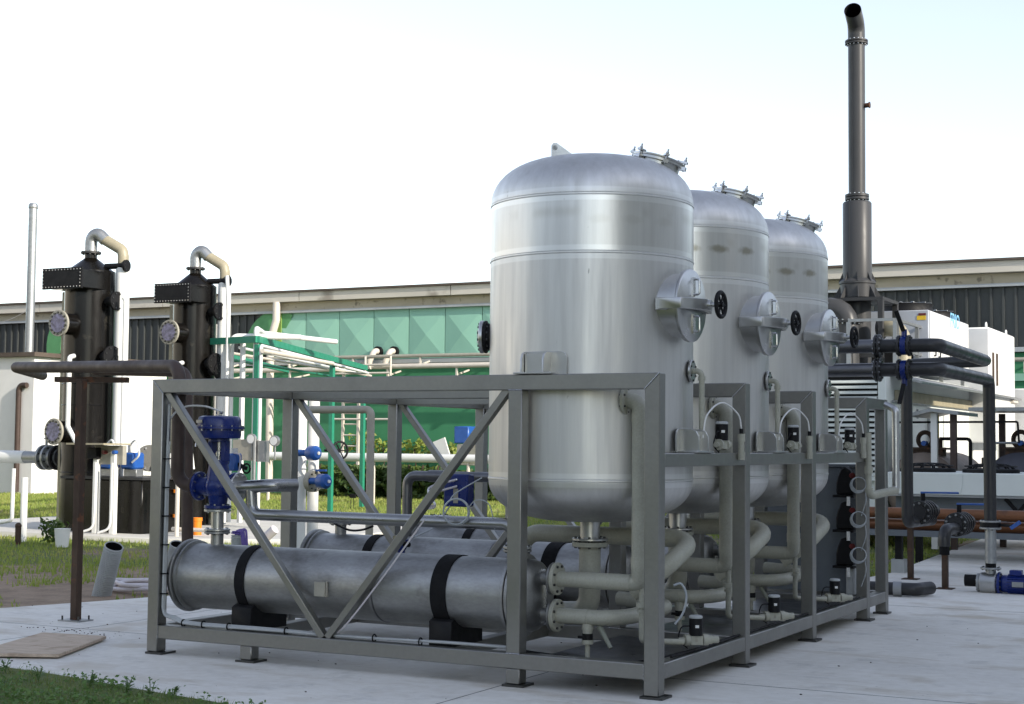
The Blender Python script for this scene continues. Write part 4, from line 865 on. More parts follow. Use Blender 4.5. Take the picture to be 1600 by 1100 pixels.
# ------------------------------------------------------------------ heat exchangers
HY = .38; HZ = .605
def make_hx():
    t = thing('heat_exchanger', 'front horizontal stainless cylinder with two black straps lying in the skid', 'heat exchanger', (-2.7, HY, .2), 'horizontal cylinders in the skid')
    r = .262
    prof = [(r, 0), (r, 1.88), (r+.003, 1.89), (r+.003, 1.91), (r, 1.92), (r, 3.05)]
    build(MB().lathe(prof, (-4.29, HY, HZ), (1, 0, 0), 72, cap0=False), 'shell', M_['hx'], t)
    m = MB(); m.lathe([(.20, -.05), (.27, -.025), (.288, -.02), (.295, -.012), (.295, .012), (.288, .018), (.262, .02)], (-4.285, HY, HZ), (1, 0, 0), 64, cap1=False)
    m.lathe([(.27, .0), (.284, .004), (.284, .02), (.262, .026)], (-4.245, HY, HZ), (1, 0, 0), 64, cap0=False, cap1=False); build(m, 'end_flange', M_['hx'], t)
    build(MB().torus((-2.37, HY, HZ), (1, 0, 0), r+.0015, .007, 64, 6), 'weld_seam', M_['darkpipe'], t)
    # right head
    m = MB(); m.flange((-1.25, HY, HZ), (1, 0, 0), .305, .03, 24, 0, 1, bs=.012); m.flange((-1.212, HY, HZ), (1, 0, 0), .305, .03, 24, 0, 1, bs=.010)
    build(m, 'head_flange', [M_['hx'], M_['bolt']], t)
    build(MB().lathe([(.262, 0), (.262, .05), (.25, .085), (.215, .12), (.15, .14), (.01, .15)], (-1.195, HY, HZ), (1, 0, 0), 56, cap0=False), 'head', M_['hx'], t)
    build(MB().prism([(-.215, .06), (.215, .06), (.19, .155), (.12, .165), (-.12, .165), (-.19, .155)], (-1.195, HY-.008, HZ), (0, 0, 1), (1, 0, 0), .016), 'head_rib', M_['chrome'], t)
    for x, sw in ((-3.60, .046), (-1.79, .066)):
        build(MB().lathe([(r+.002, -sw), (r+.008, -sw+.001), (r+.008, sw-.001), (r+.002, sw)], (x, HY, HZ), (1, 0, 0), 72, cap0=False, cap1=False), 'strap', M_['rubber'], t)
        build(MB().prism([(-.24, .215), (.24, .215), (.24, .40), (.19, .42), (.12, .375), (0, .345), (-.12, .375), (-.19, .42), (-.24, .40)], (x-.085, HY, 0), (0, 1, 0), (0, 0, 1), .19), 'saddle', M_['black'], t, .004)
    for z in (.735, .473):
        m = MB(); m.cyl((-1.12, HY, z), (-.985, HY, z), .05, None, 24); m.flange((-.975, HY, z), (1, 0, 0), .115, .018, 8, 0, 1)
        build(m, 'nozzle', [M_['hx'], M_['bolt']], t)
    m = MB(); m.cyl((-4.03, HY, HZ+.22), (-4.03, HY, .965), .052, None, 24); m.flange((-4.03, HY, .962), (0, 0, 1), .105, .018, 8); build(m, 'inlet_nozzle', [M_['hx'], M_['bolt']], t)
    m = MB(); m.cyl((-1.27, HY, HZ+.2), (-1.27, HY, .93), .052, None, 24); m.flange((-1.27, HY, .925), (0, 0, 1), .105, .018, 8); build(m, 'outlet_nozzle', [M_['hx'], M_['bolt']], t)
    p = V((-2.82, HY-r-.012, .585)); build(MB().box(p-V((.05, .012, .055)), p+V((.05, .016, .055))).box(p+V((.05, -.0, -.055)), p+V((.062, .05, .06))), 'nameplate_bracket', M_['flangegrey'], t, .002)
    return t
hx0 = make_hx()
HX = [hx0]+[dup(hx0, (0, 1.8*k, 0), ['', 'middle horizontal stainless cylinder behind the front one', 'rear horizontal stainless cylinder under the farthest tank'][k]) for k in (1, 2)]

# ------------------------------------------------------------------ plastic piping per bay
def make_riser():
    t = thing('riser_pipe', 'grey green plastic pipe climbing beside the front corner post into the front tank', 'pipe', (-.3, HY, .6), 'plastic riser pipes')
    z = .735; y2 = .35
    build(MB().tube([(-.935, HY, z), (-.30, HY, z), (-.29, y2, z+.1), (-.29, y2, 2.02), (-.40, y2, 2.02)], .056, .075, 20), 'pipe', M_['pp'], t)
    m = MB(); m.flange((-.945, HY, z), (1, 0, 0), .118, .032, 8, 0, 1); build(m, 'flange', [M_['pp'], M_['bolt']], t)
    m = MB(); m.flange((-.395, y2, 2.02), (1, 0, 0), .10, .026, 6, 0, 1); m.cyl((-.48, y2, 2.02), (-.40, y2, 2.02), .055); build(m, 'flange', [M_['pp'], M_['bolt']], t)
    build(MB().cyl((-.72, HY, z), (-.36, HY, z), .0595, None, 20), 'socket', M_['pp'], t); build(MB().cyl((-.29, y2, 1.86), (-.29, y2, 1.94), .0595, None, 20), 'socket', M_['pp'], t); build(MB().cyl((-.29, y2, .84), (-.29, y2, .92), .0595, None, 20), 'socket', M_['pp'], t)
    return t
def make_return():
    t = thing('return_pipe', 'grey green plastic pipe bending back from the lower flange of the front cylinder', 'pipe', (-.7, HY, .4), 'plastic return pipes')
    z = .473
    build(MB().tube([(-.935, HY, z), (-.46, HY, z), (-.40, 1.30, z+.02), (-.90, 1.40, z+.04)], .056, .26, 20, seg=12), 'pipe', M_['pp'], t)
    m = MB(); m.flange((-.945, HY, z), (1, 0, 0), .118, .032, 8, 0, 1); build(m, 'flange', [M_['pp'], M_['bolt']], t)
    m = MB(); m.cyl((-.73, HY, z), (-.69, HY, z), .060, None, 20); build(m, 'socket', M_['pp'], t)
    return t
def make_drop():
    t = thing('tank_drop_pipe', 'thick grey green plastic pipe hanging under the bottom flange of the front tank', 'pipe', (TC.x, TC.y, .4), 'plastic drop pipes')
    build(MB().tube([(TC.x, TC.y, .965), (TC.x, TC.y, .45), (TC.x-.40, TC.y+.1, .42)], .082, .14, 24), 'pipe', M_['pp'], t)
    m = MB(); m.flange((TC.x, TC.y, .958), (0, 0, 1), .135, .036, 8, 0, 1); build(m, 'flange', [M_['pp'], M_['bolt']], t)
    return t
def make_cross():
    t = thing('crossover_pipe', 'grey green plastic pipe curving up behind the front cylinder head and crossing under the tank', 'pipe', (-1.1, 1.35, .6), 'plastic crossover pipes')
    y = 1.32
    build(MB().tube([(-1.72, y, .50), (-1.72, y, 1.0), (-.24, y, 1.0), (-.30, y-.42, .82), (-.55, y-.5, .62)], .068, .16, 20), 'pipe', M_['pp'], t)
    return t
def make_drain():
    x = -.70; t = thing('drain_valve', 'small plastic drain valve hanging from the front return pipe', 'valve', (x, HY, .18), 'plastic drain valves')
    m = MB(); m.cyl((x, HY, .43), (x, HY, .385), .042, None, 16); m.cyl((x, HY, .385), (x, HY, .36), .036); m.cyl((x, HY, .315), (x, HY, .285), .042, None, 16); m.cyl((x, HY, .40), (x, HY, .18), .018, None, 14); build(m, 'valve_body', M_['pp'], t)
    m = MB(); m.cyl((x, HY, .36), (x, HY, .315), .038, None, 16); m.box((x-.055, HY-.05, .325), (x-.0, HY-.03, .345)); build(m, 'collar', M_['black'], t)
    build(MB().cyl((x+.08, HY+.03, .41), (x+.19, HY-.02, .27), .022, .014, 12), 'branch', M_['ppd'], t)
    return t
def make_dose_line():
    t = thing('thin_plastic_line', 'thin plastic line with a union dropping behind the front corner post', 'pipe', (-.28, .4, .3), 'thin plastic lines')
    build(MB().tube([(-.29, .40, .70), (-.29, .40, .33), (-.08, .66, .31)], .022, .035, 14), 'pipe', M_['pp'], t)
    build(MB().cyl((-.29, .40, .60), (-.29, .40, .565), .042, None, 16).cyl((-.29, .40, .55), (-.29, .40, .53), .034, None, 16), 'union', M_['pp'], t)
    return t
def solenoid(c, ax, label, group):
    ax = V(ax).normalized(); up = V((0, 0, 1)); sd_ = ax.cross(up)
    t = thing('solenoid_valve', label, 'valve', c, group); c = V(c)
    m = MB(); m.obox(c, (.045, .03, .032), (ax, sd_, up)); m.cyl(c-ax*.13, c+ax*.15, .02, None, 14); m.cyl(c-ax*.085, c-ax*.05, .042, None, 16); m.cyl(c+ax*.05, c+ax*.09, .042, None, 16); m.cyl(c+ax*.09, c+ax*.12, .032, None, 16); m.cyl(c+ax*.12, c+ax*.17, .026, None, 16)
    build(m, 'valve_body', M_['pp'], t)
    build(MB().cyl(c+up*.032, c+up*.155, .048, None, 24), 'actuator', M_['black'], t)
    build(MB().lathe([(.049, 0), (.049, .012), (.04, .02)], c+up*.156, up, 24), 'cap', M_['hosegrey'], t)
    f = (CAM-c); f.z = 0; f.normalize(); g = f.cross(up)
    q = c+up*.10+f*.0485+g*-.01; build(MB().obox(q, (.013, .0012, .010), (g, f, up)), 'sticker', M_['whiteplastic'], t)
    q = c+f*.0322; build(MB().obox(q, (.014, .0012, .010), (g, f, up)), 'sticker', M_['flangegrey'], t)
    build(MB().hose([c+up*.10-ax*.045, c+up*.09-ax*.11, c+up*.0-ax*.12-sd_*.02, c-up*.06-ax*.06], .005, 6), 'cable', M_['black'], t)
    return t
r0, q0, d0, c0, v0, l0 = make_riser(), make_return(), make_drop(), make_cross(), make_drain(), make_dose_line()
s0 = solenoid((-.03, .78, .315), (.75, .66, 0), 'black topped solenoid valve low on the skid by the front corner post', 'black topped solenoid valves')
u0 = solenoid((-.045, 1.36, 1.715), (0, 1, 0), 'black topped solenoid valve on the middle rail beside the front tank', 'black topped solenoid valves')
def make_tee():
    t = thing('injection_tee', 'thin plastic injection tee with curved white hose on the middle rail beside the front tank', 'pipe fitting', (-.02, 1.66, 1.62), 'plastic injection tees')
    x = .02; y = 1.62
    build(MB().cyl((x, y, 1.60), (x, y, 1.80), .024, None, 14).cyl((x, y, 1.74), (x, y, 1.80), .029, None, 14).cyl((x, y, 1.60), (x, y, 1.66), .029, None, 14), 'tee', M_['pp'], t)
    build(MB().cyl((x, y, 1.80), (x, y, 1.84), .016, None, 10), 'gland', M_['black'], t)
    build(MB().hose([(x, y, 1.84), (x-.01, y-.05, 1.95), (x-.03, y-.35, 2.03), (x-.05, y-.62, 1.93), (x-.06, y-.68, 1.76)], .0065, 8), 'hose', M_['whiteplastic'], t)
    return t
tee0 = make_tee()
def make_side():
    t = thing('side_nozzle_pipe', 'thin plastic pipe dropping from a small side flange of the front tank', 'pipe', (-.07, .97, 1.65), 'thin tank side pipes')
    n = V((.995, .09, 0)); c = V((TC.x, TC.y, 2.255)); p = c+n*.865
    m = MB(); m.flange(c+n*.79, n, .085, .02, 6, 0, 1); m.cyl(c+n*.74, c+n*.8, .03); build(m, 'flange', [M_['steel'], M_['bolt']], t)
    m = MB(); m.tube([c+n*.80, p, p-V((0, 0, .60))], .021, .04, 14); m.cyl(p-V((0, 0, .04)), p-V((0, 0, .07)), .028, None, 14); build(m, 'pipe', M_['pp'], t)
    return t
n0 = make_side()
where = ['', 'middle', 'rear']
for k in (1, 2):
    w_ = where[k]; d = (0, 1.8*k, 0)
    dup(r0, d, f'grey green plastic pipe climbing into the {w_} tank')
    dup(q0, d, f'grey green plastic pipe bending back from the lower flange of the {w_} cylinder')
    dup(d0, d, f'thick grey green plastic pipe under the bottom flange of the {w_} tank')
    dup(c0, d, f'grey green plastic pipe crossing under the {w_} tank')
    dup(v0, d, f'small plastic drain valve hanging from the {w_} return pipe')
    dup(l0, d, f'thin plastic line with a union in front of the {w_} tank nozzle')
    dup(s0, d, ['', 'black topped solenoid valve low on the skid between second and third corner posts', 'black topped solenoid valve low on the skid before the grey cabinet'][k])
    dup(u0, d, f'black topped solenoid valve on the middle rail beside the {w_} tank')
    dup(tee0, d, f'thin plastic injection tee with curved white hose on the middle rail beside the {w_} tank')
    dup(n0, d, f'thin plastic pipe dropping from a small side flange of the {w_} tank')
# looped clear hose behind the first post
m = MB().hose([(-.06, .42, .73), (-.01, .44, .74), (.02, .46, .66), (.0, .45, .54), (-.05, .42, .46)], .008, 8)
build(m, 'clear_hose', M_['clear'], label='short clear hose loop poking out right of the front corner post', cat='hose')

# ------------------------------------------------------------------ blue control valve and steel pipes
vx, vz = -4.03, 1.335
t = thing('control_valve', 'large dark blue control valve with a flat round actuator on top of the front cylinder', 'control valve', (vx, HY, 1.12))
BL = M_['blue']
m = MB(); m.sphere((vx, HY, vz), .115, 24, 0, (1.05, .95, 1)); m.cyl((vx-.18, HY, vz), (vx+.18, HY, vz), .075, None, 24); m.tube([(vx, HY, vz), (vx, HY, 1.17)], [.095, .07], 0, 24); m.tube([(vx, HY, vz+.05), (vx, HY, vz+.2)], [.10, .075], 0, 24)
vb = build(m, 'valve_body', BL, t)
for p, a in (((vx-.19, HY, vz), (1, 0, 0)), ((vx+.175, HY, vz), (1, 0, 0)), ((vx, HY, 1.17), (0, 0, 1))):
    build(MB().flange(p, a, .118 if a[0] else .11, .026, 8, 0, 1), 'flange', [BL, M_['chrome']], t)
m = MB(); m.flange((vx+.21, HY, vz), (1, 0, 0), .118, .022, 8, 0, 1); m.flange((vx, HY, 1.142), (0, 0, 1), .11, .02, 8, 0, 1); build(m, 'counter_flange', [M_['steel'], M_['chrome']], t)
m = MB(); m.cyl((vx, HY, vz+.18), (vx, HY, vz+.215), .085, None, 20)
for s in (-1, 1): m.obox((vx+s*.065, HY, 1.625), (.022, .035, .085))
m.cyl((vx, HY, 1.70), (vx, HY, 1.725), .085, None, 20); build(m, 'yoke', BL, t, .003)
build(MB().cyl((vx, HY, 1.5), (vx, HY, 1.72), .014, None, 12).cyl((vx, HY, 1.58), (vx, HY, 1.62), .028, None, 12).cyl((vx, HY, 1.53), (vx, HY, 1.55), .024, None, 6), 'stem', M_['chrome'], t)
m = MB(); m.lathe([(.12, 0), (.172, .006), (.178, .03), (.178, .078), (.205, .08), (.205, .098), (.178, .10), (.176, .155), (.165, .178), (.14, .187), (.01, .19)], (vx, HY, 1.725), (0, 0, 1), 40)
ac = build(m, 'actuator', BL, t)
m = MB()
for k in range(14): a = 2*math.pi*(k+.2)/14; q = V((vx+.193*math.cos(a), HY+.193*math.sin(a), 1.79)); m.cyl(q, q+V((0, 0, .045)), .007, None, 6)
build(m, 'actuator_bolts', M_['chrome'], t)
q = V((vx-.075, HY-.166, 1.865)); build(MB().obox(q, (.05, .0015, .012), (V((.92, -.40, 0)), V((.40, .92, 0)), V((0, 0, 1)))), 'nameplate', M_['galv'], t)
build(MB().tube([(vx-.13, HY-.12, 1.74), (vx-.13, HY-.14, 1.66)], .006, 0, 8), 'indicator_rod', M_['chrome'], t)
build(MB().cyl((vx+.0, HY, 1.915), (vx, HY, 1.95), .018, None, 8).cyl((vx-.03, HY, 1.94), (vx+.03, HY, 1.94), .012, None, 8), 'air_fitting', M_['chrome'], t)
build(MB().hose([(vx, HY, 1.95), (vx-.12, HY-.05, 1.99), (vx-.28, HY-.12, 1.98), (vx-.36, HY-.2, 1.86), (vx-.375, HY-.22, 1.6), (vx-.375, HY-.22, 1.0)], .0075, 8), 'air_hose', M_['whiteplastic'], t)
# second blue actuator bits near
p = at(366, 722, Y=1.0)
t = thing('valve_positioner', 'small light blue positioner with a black ring knob behind the large blue valve', 'positioner', (p.x, 1.0, p.z-.1))
build(MB().obox(p, (.05, .05, .075)), 'housing', M_['blue2'], t, .012); build(MB().cyl(p+V((0, 0, .075)), p+V((0, 0, .12)), .03, None, 14), 'cap', M_['whiteplastic'], t)
q = at(385, 732, Y=1.0); build(MB().torus(q, (0, 1, 0), .04, .008, 20, 8), 'ring_knob', M_['black'], t); build(MB().beam(p, q, .03, .03), 'bracket', M_['black'], t)
build(MB().hose([p+V((.03, -.05, .08)), p+V((.1, -.05, .05)), p+V((.08, -.05, -.12)), p+V((0, -.05, -.25))], .006, 6), 'air_line', M_['hosewhite'], t)

# steel pipe from the control valve
t = thing('steel_bypass_pipe', 'shiny bare steel pipe running from the blue valve along the front cylinder', 'pipe', (-2.6, HY, 1.05))
build(MB().tube([(vx+.22, HY, vz), (-3.50, HY, vz+.02), (-3.40, HY+.20, vz+.02)], .052, .09, 20), 'pipe', M_['spipe'], t)
build(MB().tube([(-3.70, HY, vz+.005), (-3.68, HY-.0, 1.118), (-1.36, HY, 1.115), (-1.27, HY, 1.05), (-1.27, HY, .95)], .046, .085, 20), 'pipe', M_['spipe'], t)
build(MB().flange((-1.27, HY, .948), (0, 0, 1), .105, .02, 8, 0, 1), 'flange', [M_['steel'], M_['bolt']], t)
build(MB().cyl((vx, HY, .982), (vx, HY, 1.13), .05, None, 20).flange((vx, HY, .984), (0, 0, 1), .105, .018, 8), 'spool', M_['steel'], t)
# brown header pipes on post
L1 = atD(25, 574, 16.0); R1 = atD(262, 571, 12.75); vtop = V((vx-.42, HY+.02, R1.z)); 
t = thing('brown_header_pipe', 'nearer long dark brown pipe leading from the left border to the skid corner', 'pipe', (R1.x, R1.y, 1.3), 'brown header pipes')
dirh = (R1-L1).normalized()
vb_ = at(277, 757, Y=HY)
build(MB().tube([L1+V((-1.2, 1.6, 0)), L1, V((vb_.x, HY, R1.z)), V((vb_.x, HY, vz)), V((vx-.205, HY, vz))], .056, .14, 20), 'pipe', M_['brown'], t)
build(MB().flange((vx-.215, HY, vz), (1, 0, 0), .118, .02, 8), 'flange', [M_['brown'], M_['bolt']], t)
t = thing('brown_header_pipe', 'farther long dark brown pipe running behind the nearer one to the skid corner', 'pipe', (R1.x, R1.y+.5, 1.3), 'brown header pipes')
off = V((.22, .62, -.05)); e = at(312, 577, Y=2.0)
build(MB().tube([L1+V((-.1, 1.6, .06)), L1+V((.75, .35, -.02)), V((e.x-.03, 1.85, R1.z+.04)), V((e.x+.02, 1.85, .75))], .055, .14, 20), 'pipe', M_['brown'], t)
b = at(118, 970, Z=0); zt_ = 2.28
t = thing('rusty_post', 'slim rusty steel post on a base plate holding up the brown pipes', 'post', b)
build(MB().beam((b.x, b.y, .012), (b.x, b.y, zt_), .075, .075, (0, 1, 0)), 'pole', M_['rust'], t, .003)
build(MB().box((b.x-.13, b.y-.1, .0), (b.x+.13, b.y+.1, .012)), 'base_plate', M_['galv'], t)
m = MB()
for i in (-1, 1):
    for j in (-1, 1): m.cyl((b.x+i*.1, b.y+j*.07, .01), (b.x+i*.1, b.y+j*.07, .05), .009, None, 6)
build(m, 'anchor_bolts', M_['bolt'], t)
build(MB().beam(V((b.x, b.y, zt_))-V((.28, .05, 0)), V((b.x, b.y, zt_))+V((.35, .25, 0)), .09, .05), 'bracket', M_['rust'], t)
# boxes, cables
p = at(717, 766, Y=1.45)
t = thing('blue_enclosure', 'dark blue box with two grey cables under the thin dark pipe', 'enclosure', (p.x, 1.45, 1.1))
build(MB().obox(p, (.115, .06, .135)), 'box', BL, t, .012)
build(MB().obox(p+V((.005, -.061, -.045)), (.022, .002, .06)), 'label_strip', M_['flangegrey'], t)
for i, dz in enumerate((.09, .035)):
    q = p+V((.015, -.06, dz)); build(MB().cyl(q, q+V((-.03, -.02, -.012)), .012, None, 10), 'gland', M_['chrome'], t)
    r_ = at(660, 795, Y=.16); build(MB().hose([q, q+V((-.12, -.25, -.07)), r_+V((.05, .1, .02+.01*i)), r_+V((0, 0, .012*i))], .009, 8), 'cable', M_['hosewhite'], t)
build(MB().hose([p+V((-.05, -.06, -.13)), p+V((-.12, -.2, -.3)), p+V((-.3, -.35, -.42)), p+V((-.42, -.4, -.6))], .006, 6), 'cable', M_['clear'], t)
# loop of clear hose over the steel pipe
c = at(713, 800, Y=.30); m = MB(); m.torus(c, (.4, -1, .1), .098, .007, 30, 8); m.torus(c+V((.005, -.015, .003)), (.35, -1, .15), .094, .006, 30, 8)
m.hose([c+V((-.06, -.0, .08)), c+V((-.03, .05, .14)), c+V((.05, .3, .25))], .005, 6); m.hose([c+V((.09, 0, .02)), c+V((.15, .03, .09)), c+V((.25, .05, .06)), c+V((.3, .05, -.12))], .004, 6)
build(m, 'hose_coil', M_['clear'], label='ring of clear hose hanging over the shiny steel pipe', cat='hose')
p = at(627, 850, Y=.62)
t = thing('small_blue_valve', 'small blue valve head on top of the front cylinder behind the brace', 'valve', (p.x, .62, .86))
build(MB().sphere(p, .055, 16, 0, (.9, .9, 1.2)).cyl(p-V((0, 0, .09)), p, .03, None, 12).flange(p+V((0, 0, .03)), (0, 0, 1), .06, .014, 8), 'valve_head', [BL, M_['chrome']], t)
build(MB().box(p+V((-.06, -.03, .035)), p+V((.02, .03, .065))), 'clamp', M_['yellowlight'], t)
build(MB().cyl(p+V((.04, -.02, 0)), p+V((.09, -.03, 0)), .02, None, 12).cyl(p+V((0, 0, .06)), p+V((0, 0, .10)), .012, None, 8), 'knob', M_['rubber'], t)
build(MB().hose([p+V((0, -.05, -.02)), p+V((-.06, -.12, -.1)), p+V((-.2, -.2, -.16)), at(600, 880, Y=.10)], .006, 6), 'hose', M_['whiteplastic'], t)
# thin dark pipe with elbow above the second cylinder
t = thing('thin_dark_pipe', 'thin dark steel pipe with rounded elbow above the middle cylinder', 'pipe', (-3.2, 2.3, .9))
e0, e1, e2 = at(636, 800, Y=2.3), at(636, 743, Y=2.3), at(790, 744, Y=2.3)
build(MB().tube([(e0.x, 2.3, .8), (e0.x, 2.3, e1.z), (e2.x, 2.3, e1.z)], .045, .09, 16), 'pipe', M_['darkpipe'], t)
build(MB().cyl((e0.x+.23, 2.3, e1.z), (e0.x+.40, 2.3, e1.z), .054, None, 16), 'coupling', M_['darkpipe'], t)
# cable bundle along post and bottom beam
zc = ZB2+.02; m = MB()
for k in range(3):
    a = .006*k; m.hose([(LX+.13, .06+.012*k, 2.0-.3*k), (LX+.125, .05+.012*k, 1.5), (LX+.13, .04+.012*k, 1.0), (LX+.125, .04+.012*k, .5), (LX+.135, .04+.01*k, .33), (LX+.22+.01*k, .045+.01*k, zc+.035+a), (-4.0, .05+.012*k, zc+a), (-3.3, .055+.012*k, zc+.005*k), (-2.4, .06+.012*k, zc), (-1.7, .07+.012*k, zc+.01), (-1.2, .14+.012*k, zc-.0)], .010, 8)
cb = build(m, 'cable_bundle', M_['hosegrey'], label='bundle of grey cables tied along the left post and the bottom beam', cat='cable')
m = MB()
for z in (1.56, 1.33, 1.1, .87, .64, .48): m.torus((LX+.127, .052, z), (0, 0, 1), .027, .006, 14, 6)
for x in (-4.1, -3.9, -3.65, -3.1, -2.3, -1.9): m.torus((x, .065, zc+.004), (1, 0, 0), .026, .006, 14, 6)
build(m, 'cable_tie', M_['black'], cb)
m = MB(); m.hose([(-1.1, .16, ZB2+.0), (-.8, .18, ZB2-.02), (-.3, .2, ZB2-.03), (-.06, .6, ZB2+.01), (-.05, 1.2, ZB2+.01), (-.06, 1.7, ZB2+.01)], .012, 8)
m.hose([(-.05, .35, ZB2+.012), (-.03, .9, ZB2+.012), (-.05, 1.75, ZB2+.012), (-.05, 3.0, ZB2+.012), (-.05, 5.3, ZB2+.012)], .010, 8)
build(m, 'black_cable', M_['black'], label='black cable lying on the right bottom beam of the skid', cat='cable')
# conduit on the second brace
m = MB(); q0_ = V((-1.3, .0, 1.93)); q1_ = V((-2.68, .0, .27)); m.hose([q0_.lerp(q1_, .45)+V((.05, .05, -.04)), q0_.lerp(q1_, .7)+V((.055, .05, -.045)), q0_.lerp(q1_, .92)+V((.05, .05, -.04)), q1_+V((-.0, .08, -.03))], .007, 8)
build(m, 'brace_cable', M_['hosewhite'], label='thin pale cable strapped to the right front brace', cat='cable')
p = [at(x, y, Y=2.0) for x, y in ((522, 818), (545, 828), (565, 828), (583, 822))]
build(MB().hose(p, .010, 8), 'black_cable_run', M_['black'], label='thin black cable lying across the middle cylinder', cat='cable')

# ------------------------------------------------------------------ rear end of the skid: cabinet, dosing pumps
a = at(1262, 870, Y=5.75); b = at(1345, 870, Y=5.75)
t = thing('grey_cabinet', 'plain blue grey cabinet standing behind the rear posts', 'cabinet', ((a.x+b.x)/2, 5.9, .18))
build(MB().box((a.x-.5, 5.75, .235), (-.16, 6.1, 1.5)), 'cabinet_body', M_['cab'], t, .01)
build(MB().box((a.x-.52, 5.73, 1.502), (-.14, 6.12, 1.53)), 'top_plate', M_['cab'], t)
for i, py in enumerate((752, 806, 862)):
    c = at(1322, py, Y=5.58)
    t = thing('dosing_pump', ['topmost of three black dosing pumps on the cabinet front', 'middle one of three black dosing pumps on the cabinet front', 'lowest of three black dosing pumps on the cabinet front'][i], 'dosing pump', c-V((0, 0, .15)), 'black dosing pumps')
    build(MB().prism([(-.08, -.13), (.09, -.13), (.09, .05), (.06, .11), (.01, .145), (-.03, .13), (-.065, .05), (-.08, -.02)], c+V((0, .06, 0)), (1, 0, 0), (0, 0, 1), .14), 'pump_housing', M_['black'], t, .012)
    build(MB().box(c+V((-.11, -.1, -.16)), c+V((.1, .1, -.135))), 'foot', M_['black'], t)
    build(MB().cyl(c+V((.07, -.06, .06)), c+V((.09, -.08, .06)), .028, None, 18), 'dial', M_['red'], t)
    build(MB().cyl(c+V((.05, -.1, -.24)), c+V((.05, -.1, -.15)), .018, None, 12), 'bottle', M_['whiteplastic'], t)
    h = at(1341, py+6, Y=5.36); m = MB()
    for k in range(4): m.torus(h+V((.006*k, -.012*k, .004*k)), (.5, -1, .12*k-.1), .080-.004*k, .0035, 26, 6)
    m.hose([h+V((.07, 0, -.05)), h+V((.08, -.02, -.16)), h+V((.03, 0, -.3))], .005, 6)
    build(m, 'tubing_coil', M_['clear'], label=['clear tubing coil hanging on the topmost dosing pump', 'clear tubing coil hanging on the middle dosing pump', 'clear tubing coil hanging on the lowest dosing pump'][i], cat='hose', group='clear tubing coils')
c0_ = at(1330, 900, Y=5.6); build(MB().cyl((c0_.x, 5.6, .24), (c0_.x, 5.6, .52), .05, None, 18).cyl((c0_.x, 5.6, .5), (c0_.x, 5.6, .53), .056, None, 18), 'pale_tube', M_['hosegrey'], label='short pale upright tube under the dosing pumps', cat='pipe')
p = at(1357, 700, X=.03); p2 = at(1357, 772, X=.03); e = at(1400, 766, Y=p.y+.35); zt2 = at(1402, 640, Y=p.y+.35).z
t = thing('u_bend_pipe', 'mixed plastic and steel pipe making a U beside the rear posts', 'pipe', (p.x, p.y, p2.z))
build(MB().cyl((.03, p.y, p2.z+.05), (.03, p.y, p.z+.15), .03, None, 14).cyl((.03, p.y, p2.z+.2), (.03, p.y, p2.z+.27), .042, None, 16).cyl((.03, p.y, p2.z+.32), (.03, p.y, p2.z+.35), .036, None, 16), 'plastic_leg', M_['pp'], t)
build(MB().tube([(.03, p.y, p2.z+.06), (.03, p.y, p2.z-.02), (e.x, e.y, e.z)], .042, .06, 16), 'elbow', M_['pp'], t)
build(MB().tube([V((.03, p.y, p2.z-.02)).lerp(e, .25), e, V((e.x, e.y, zt2)), V((e.x-.12, e.y+.1, zt2+.05))], .036, .05, 16), 'steel_leg', M_['steel'], t)

# ------------------------------------------------------------------ big black pipes with butterfly valves
YP = 6.4; zB = at(1440, 577, Y=YP).z; zA = at(1440, 539.5, Y=YP).z; xf, xv, xb = at(1374, 577, Y=YP).x, at(1413, 577, Y=YP).x, at(1466, 577, Y=YP).x
DP = M_['darkpipe']; DK = mat('black_painted_pipe', (.045, .045, .047), .38, .35, .3, 5)
EB = at(1545, 594, Z=zB); EA = at(1541, 564, Z=zA)
def valve(x, z, ld, label):
    t = thing('butterfly_valve', label, 'valve', (x, YP, z-.12), 'blue butterfly valves')
    build(MB().cyl((x-.028, YP, z), (x+.028, YP, z), .098, None, 28).cyl((x, YP, z), (x, YP, z+ld*.17), .03, None, 14), 'valve_body', M_['blue'], t)
    m = MB()
    for s in (-1, 1): m.flange((x+s*.052, YP, z), (1, 0, 0), .112, .026, 8, 0, 1, bs=.011)
    build(m, 'flange', [DK, M_['bolt']], t)
    build(MB().beam((x, YP-.03, z+ld*.15), (x-.06 if ld > 0 else x-.03, YP-.1, z+ld*.36), .045, .02, (0, 1, 0)), 'lever', M_['black'], t, .004)
    return t
t = thing('black_pipe', 'upper heavy black pipe bending towards the chillers', 'pipe', (xv, YP, zA-.1), 'heavy black pipes')
xs = at(1285, 540, Y=YP).x
build(MB().tube([(xs-1.2, YP, zA), (xf-.05, YP, zA)], .072, 0, 20), 'grey_section', DP, t)
m = MB(); m.flange((xf-.03, YP, zA), (1, 0, 0), .125, .022, 10); m.flange((xf+.005, YP, zA), (1, 0, 0), .125, .022, 10); build(m, 'flange', [DK, M_['chrome']], t)
build(MB().tube([(xf, YP, zA), (xv-.06, YP, zA)], .072, 0, 20), 'pipe', DK, t)
xr = at(1416, 700, Y=EA.y).x
build(MB().tube([(xv+.06, YP, zA), (xb, YP, zA), EA, (xr, EA.y+.02, zA-.03), (xr, EA.y+.05, .78), (xr+.02, EA.y+1.3, .76)], .072, .1, 20), 'pipe', DK, t)
t = thing('black_pipe', 'lower heavy black pipe dropping down to the blue pump', 'pipe', (xv, YP, zB-.1), 'heavy black pipes')
build(MB().tube([(xs-1.2, YP, zB), (xf-.05, YP, zB)], .072, 0, 20), 'grey_section', DP, t)
